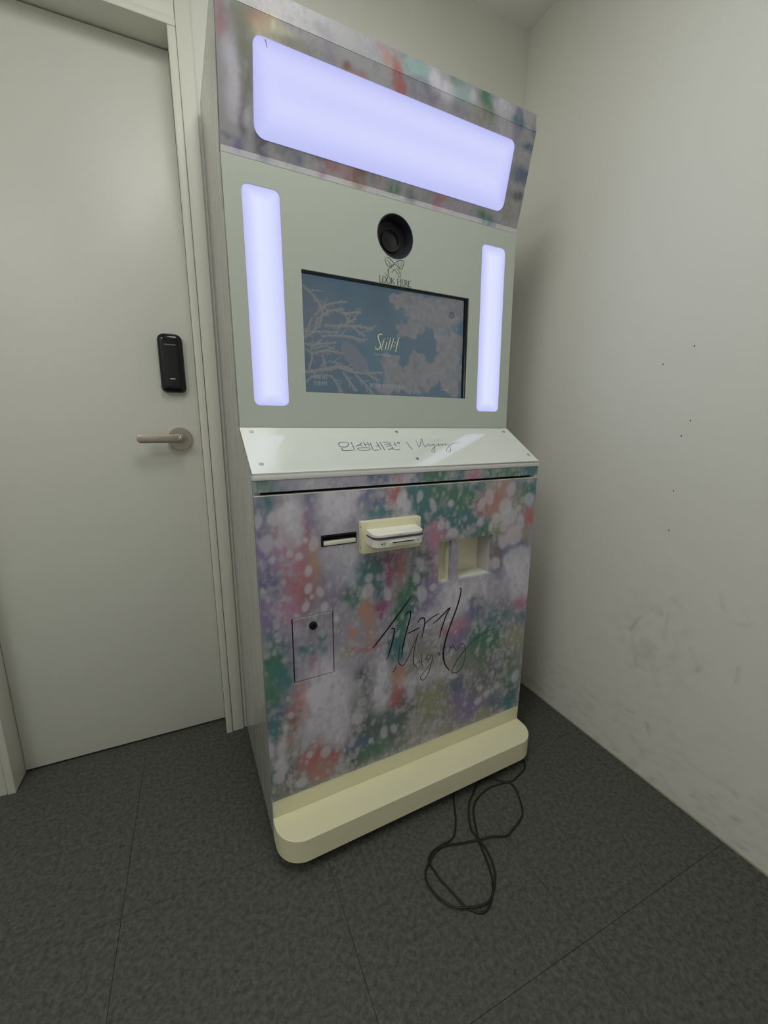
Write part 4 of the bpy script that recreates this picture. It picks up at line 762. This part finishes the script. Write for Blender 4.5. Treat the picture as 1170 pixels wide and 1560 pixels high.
# two delivery bins
def bin_(x0, x1, z0, z1, d, name, right):
    bm = bmesh.new(); y = TH - .001; t = .002
    add_box(bm, x0 - .003, x1 + .003, d, d + t, z0 - .003, z1 + .003)
    add_box(bm, x0 - .003, x0 - .0001, y, d, z0 - .003, z1 + .003)
    add_box(bm, x0, x1, y, d, z1 + .0001, z1 + .003)
    o = obj(name, bm, M_bin, booth)
    box('bin_side', (x1 + .0001, x1 + .003, y, d, z0 - .003, z1 + .003), right, o, 0)
    box('bin_floor', (x0, x1, .0008, d, z0 - .003, z0 - .0001), M_plastic, o, 0)
    return o
bin_(.4635, .5040, .6285, .7455, .034, 'delivery_bin', M_bin)
bin_(.5265, .6470, .6305, .7465, .066, 'delivery_bin', M_lilac)

# small lock door
def lock_sample(X, Y): return body_sample(X, Y)
box('lock_recess', (.0600, .1730, .0125, .016, .4450, .6220), M_dark, booth, 0)
ld = grid_mesh('lock_door', lines(.0696, .1642, .0031), lines(.4545, .6116, .0033), [], F_body @ Matrix.Translation((0, 0, -.0008)), .010, lock_sample, M_print, booth)
ld['label'] = 'small lockable hatch in the print'
box('hatch_edge', (.0696, .1642, .0004, .010, .6117, .6130), M_plastic, ld, 0)
FL = F_body @ Matrix.Translation((.1163, .5885, 0))
lk = obj('lock_cylinder', lathe(bmesh.new(), [(0, .0040), (.0050, .0040), (.0056, .0054), (.0088, .0046), (.0102, .0014), (.0102, -.0005)], FL, 28), M_gloss, ld, smooth_angle=30)

# big brushed lettering and the fine signature on the door
for nm, st, m_, w_, lf in (('signature', CALT, M_ink2, .0022, .0005), ('lettering', CAL, M_ink, .00158, .0008)):
    ribbons(nm, st, F_body, m_, fd, w_, lf)

# cream foot: kick band, step, casters
box('kick_band', (.0012, W_ - .0012, .0012, TH, .0980, .1468), M_cream, booth, .0006)
def step():
    bm = bmesh.new()
    lp = rrect(0, W_, -.0862, .0035, (.066, .066, 0, 0), 16)
    rows = [[bm.verts.new((a if ins == 0 else W_ / 2 + (a - W_ / 2) * (1 - ins / .4), b + (ins if b < 0 else 0), z)) for a, b in lp] for z, ins in ((.0342, .0012), (.0354, 0), (.0963, 0), (.0975, .0012))]
    for A, B in zip(rows, rows[1:]):
        for k in range(len(A)): bm.faces.new((A[k], A[(k + 1) % len(A)], B[(k + 1) % len(A)], B[k]))
    bm.faces.new(rows[0]); bm.faces.new(rows[-1][::-1])
    return bm
st_ = obj('step', step(), M_cream, booth, smooth_angle=35); st_['label'] = 'cream step with rounded corners'
for (x, y) in ((.09, .02), (.71, .02), (.09, .40), (.71, .40)):
    cs = obj('caster', lathe(bmesh.new(), [(0, .010), (.0165, .010), (.0170, .008), (.0170, -.008), (.0165, -.010), (0, -.010)], frame((x, y, .0171), (0, 1, 0), (0, 0, 1)), 24), M_rub, booth, smooth_angle=30)
    box('caster_fork', (x - .012, x + .012, y - .014, y + .014, .0300, .0341), M_black, cs, 0)

# ================================================================ the loose cable on the floor
P = [np.array([x, y, 0.0]) for x, y in CABLE]
S = catmull(P, 6); n = len(S); pts = []
for i, p in enumerate(S):
    t = i / n; z = .0024 + (.0045 * max(0, math.sin((t - .42) * math.pi / .5)) if .42 < t < .92 else 0)
    pts.append((p[0], p[1], z))
cb = obj('power_cable', tube(bmesh.new(), pts, .0024, 8), M_rub, None, smooth=True)
cb['label'] = 'thin black cable looped on the dark floor in front of the photo booth'; cb['category'] = 'cable'
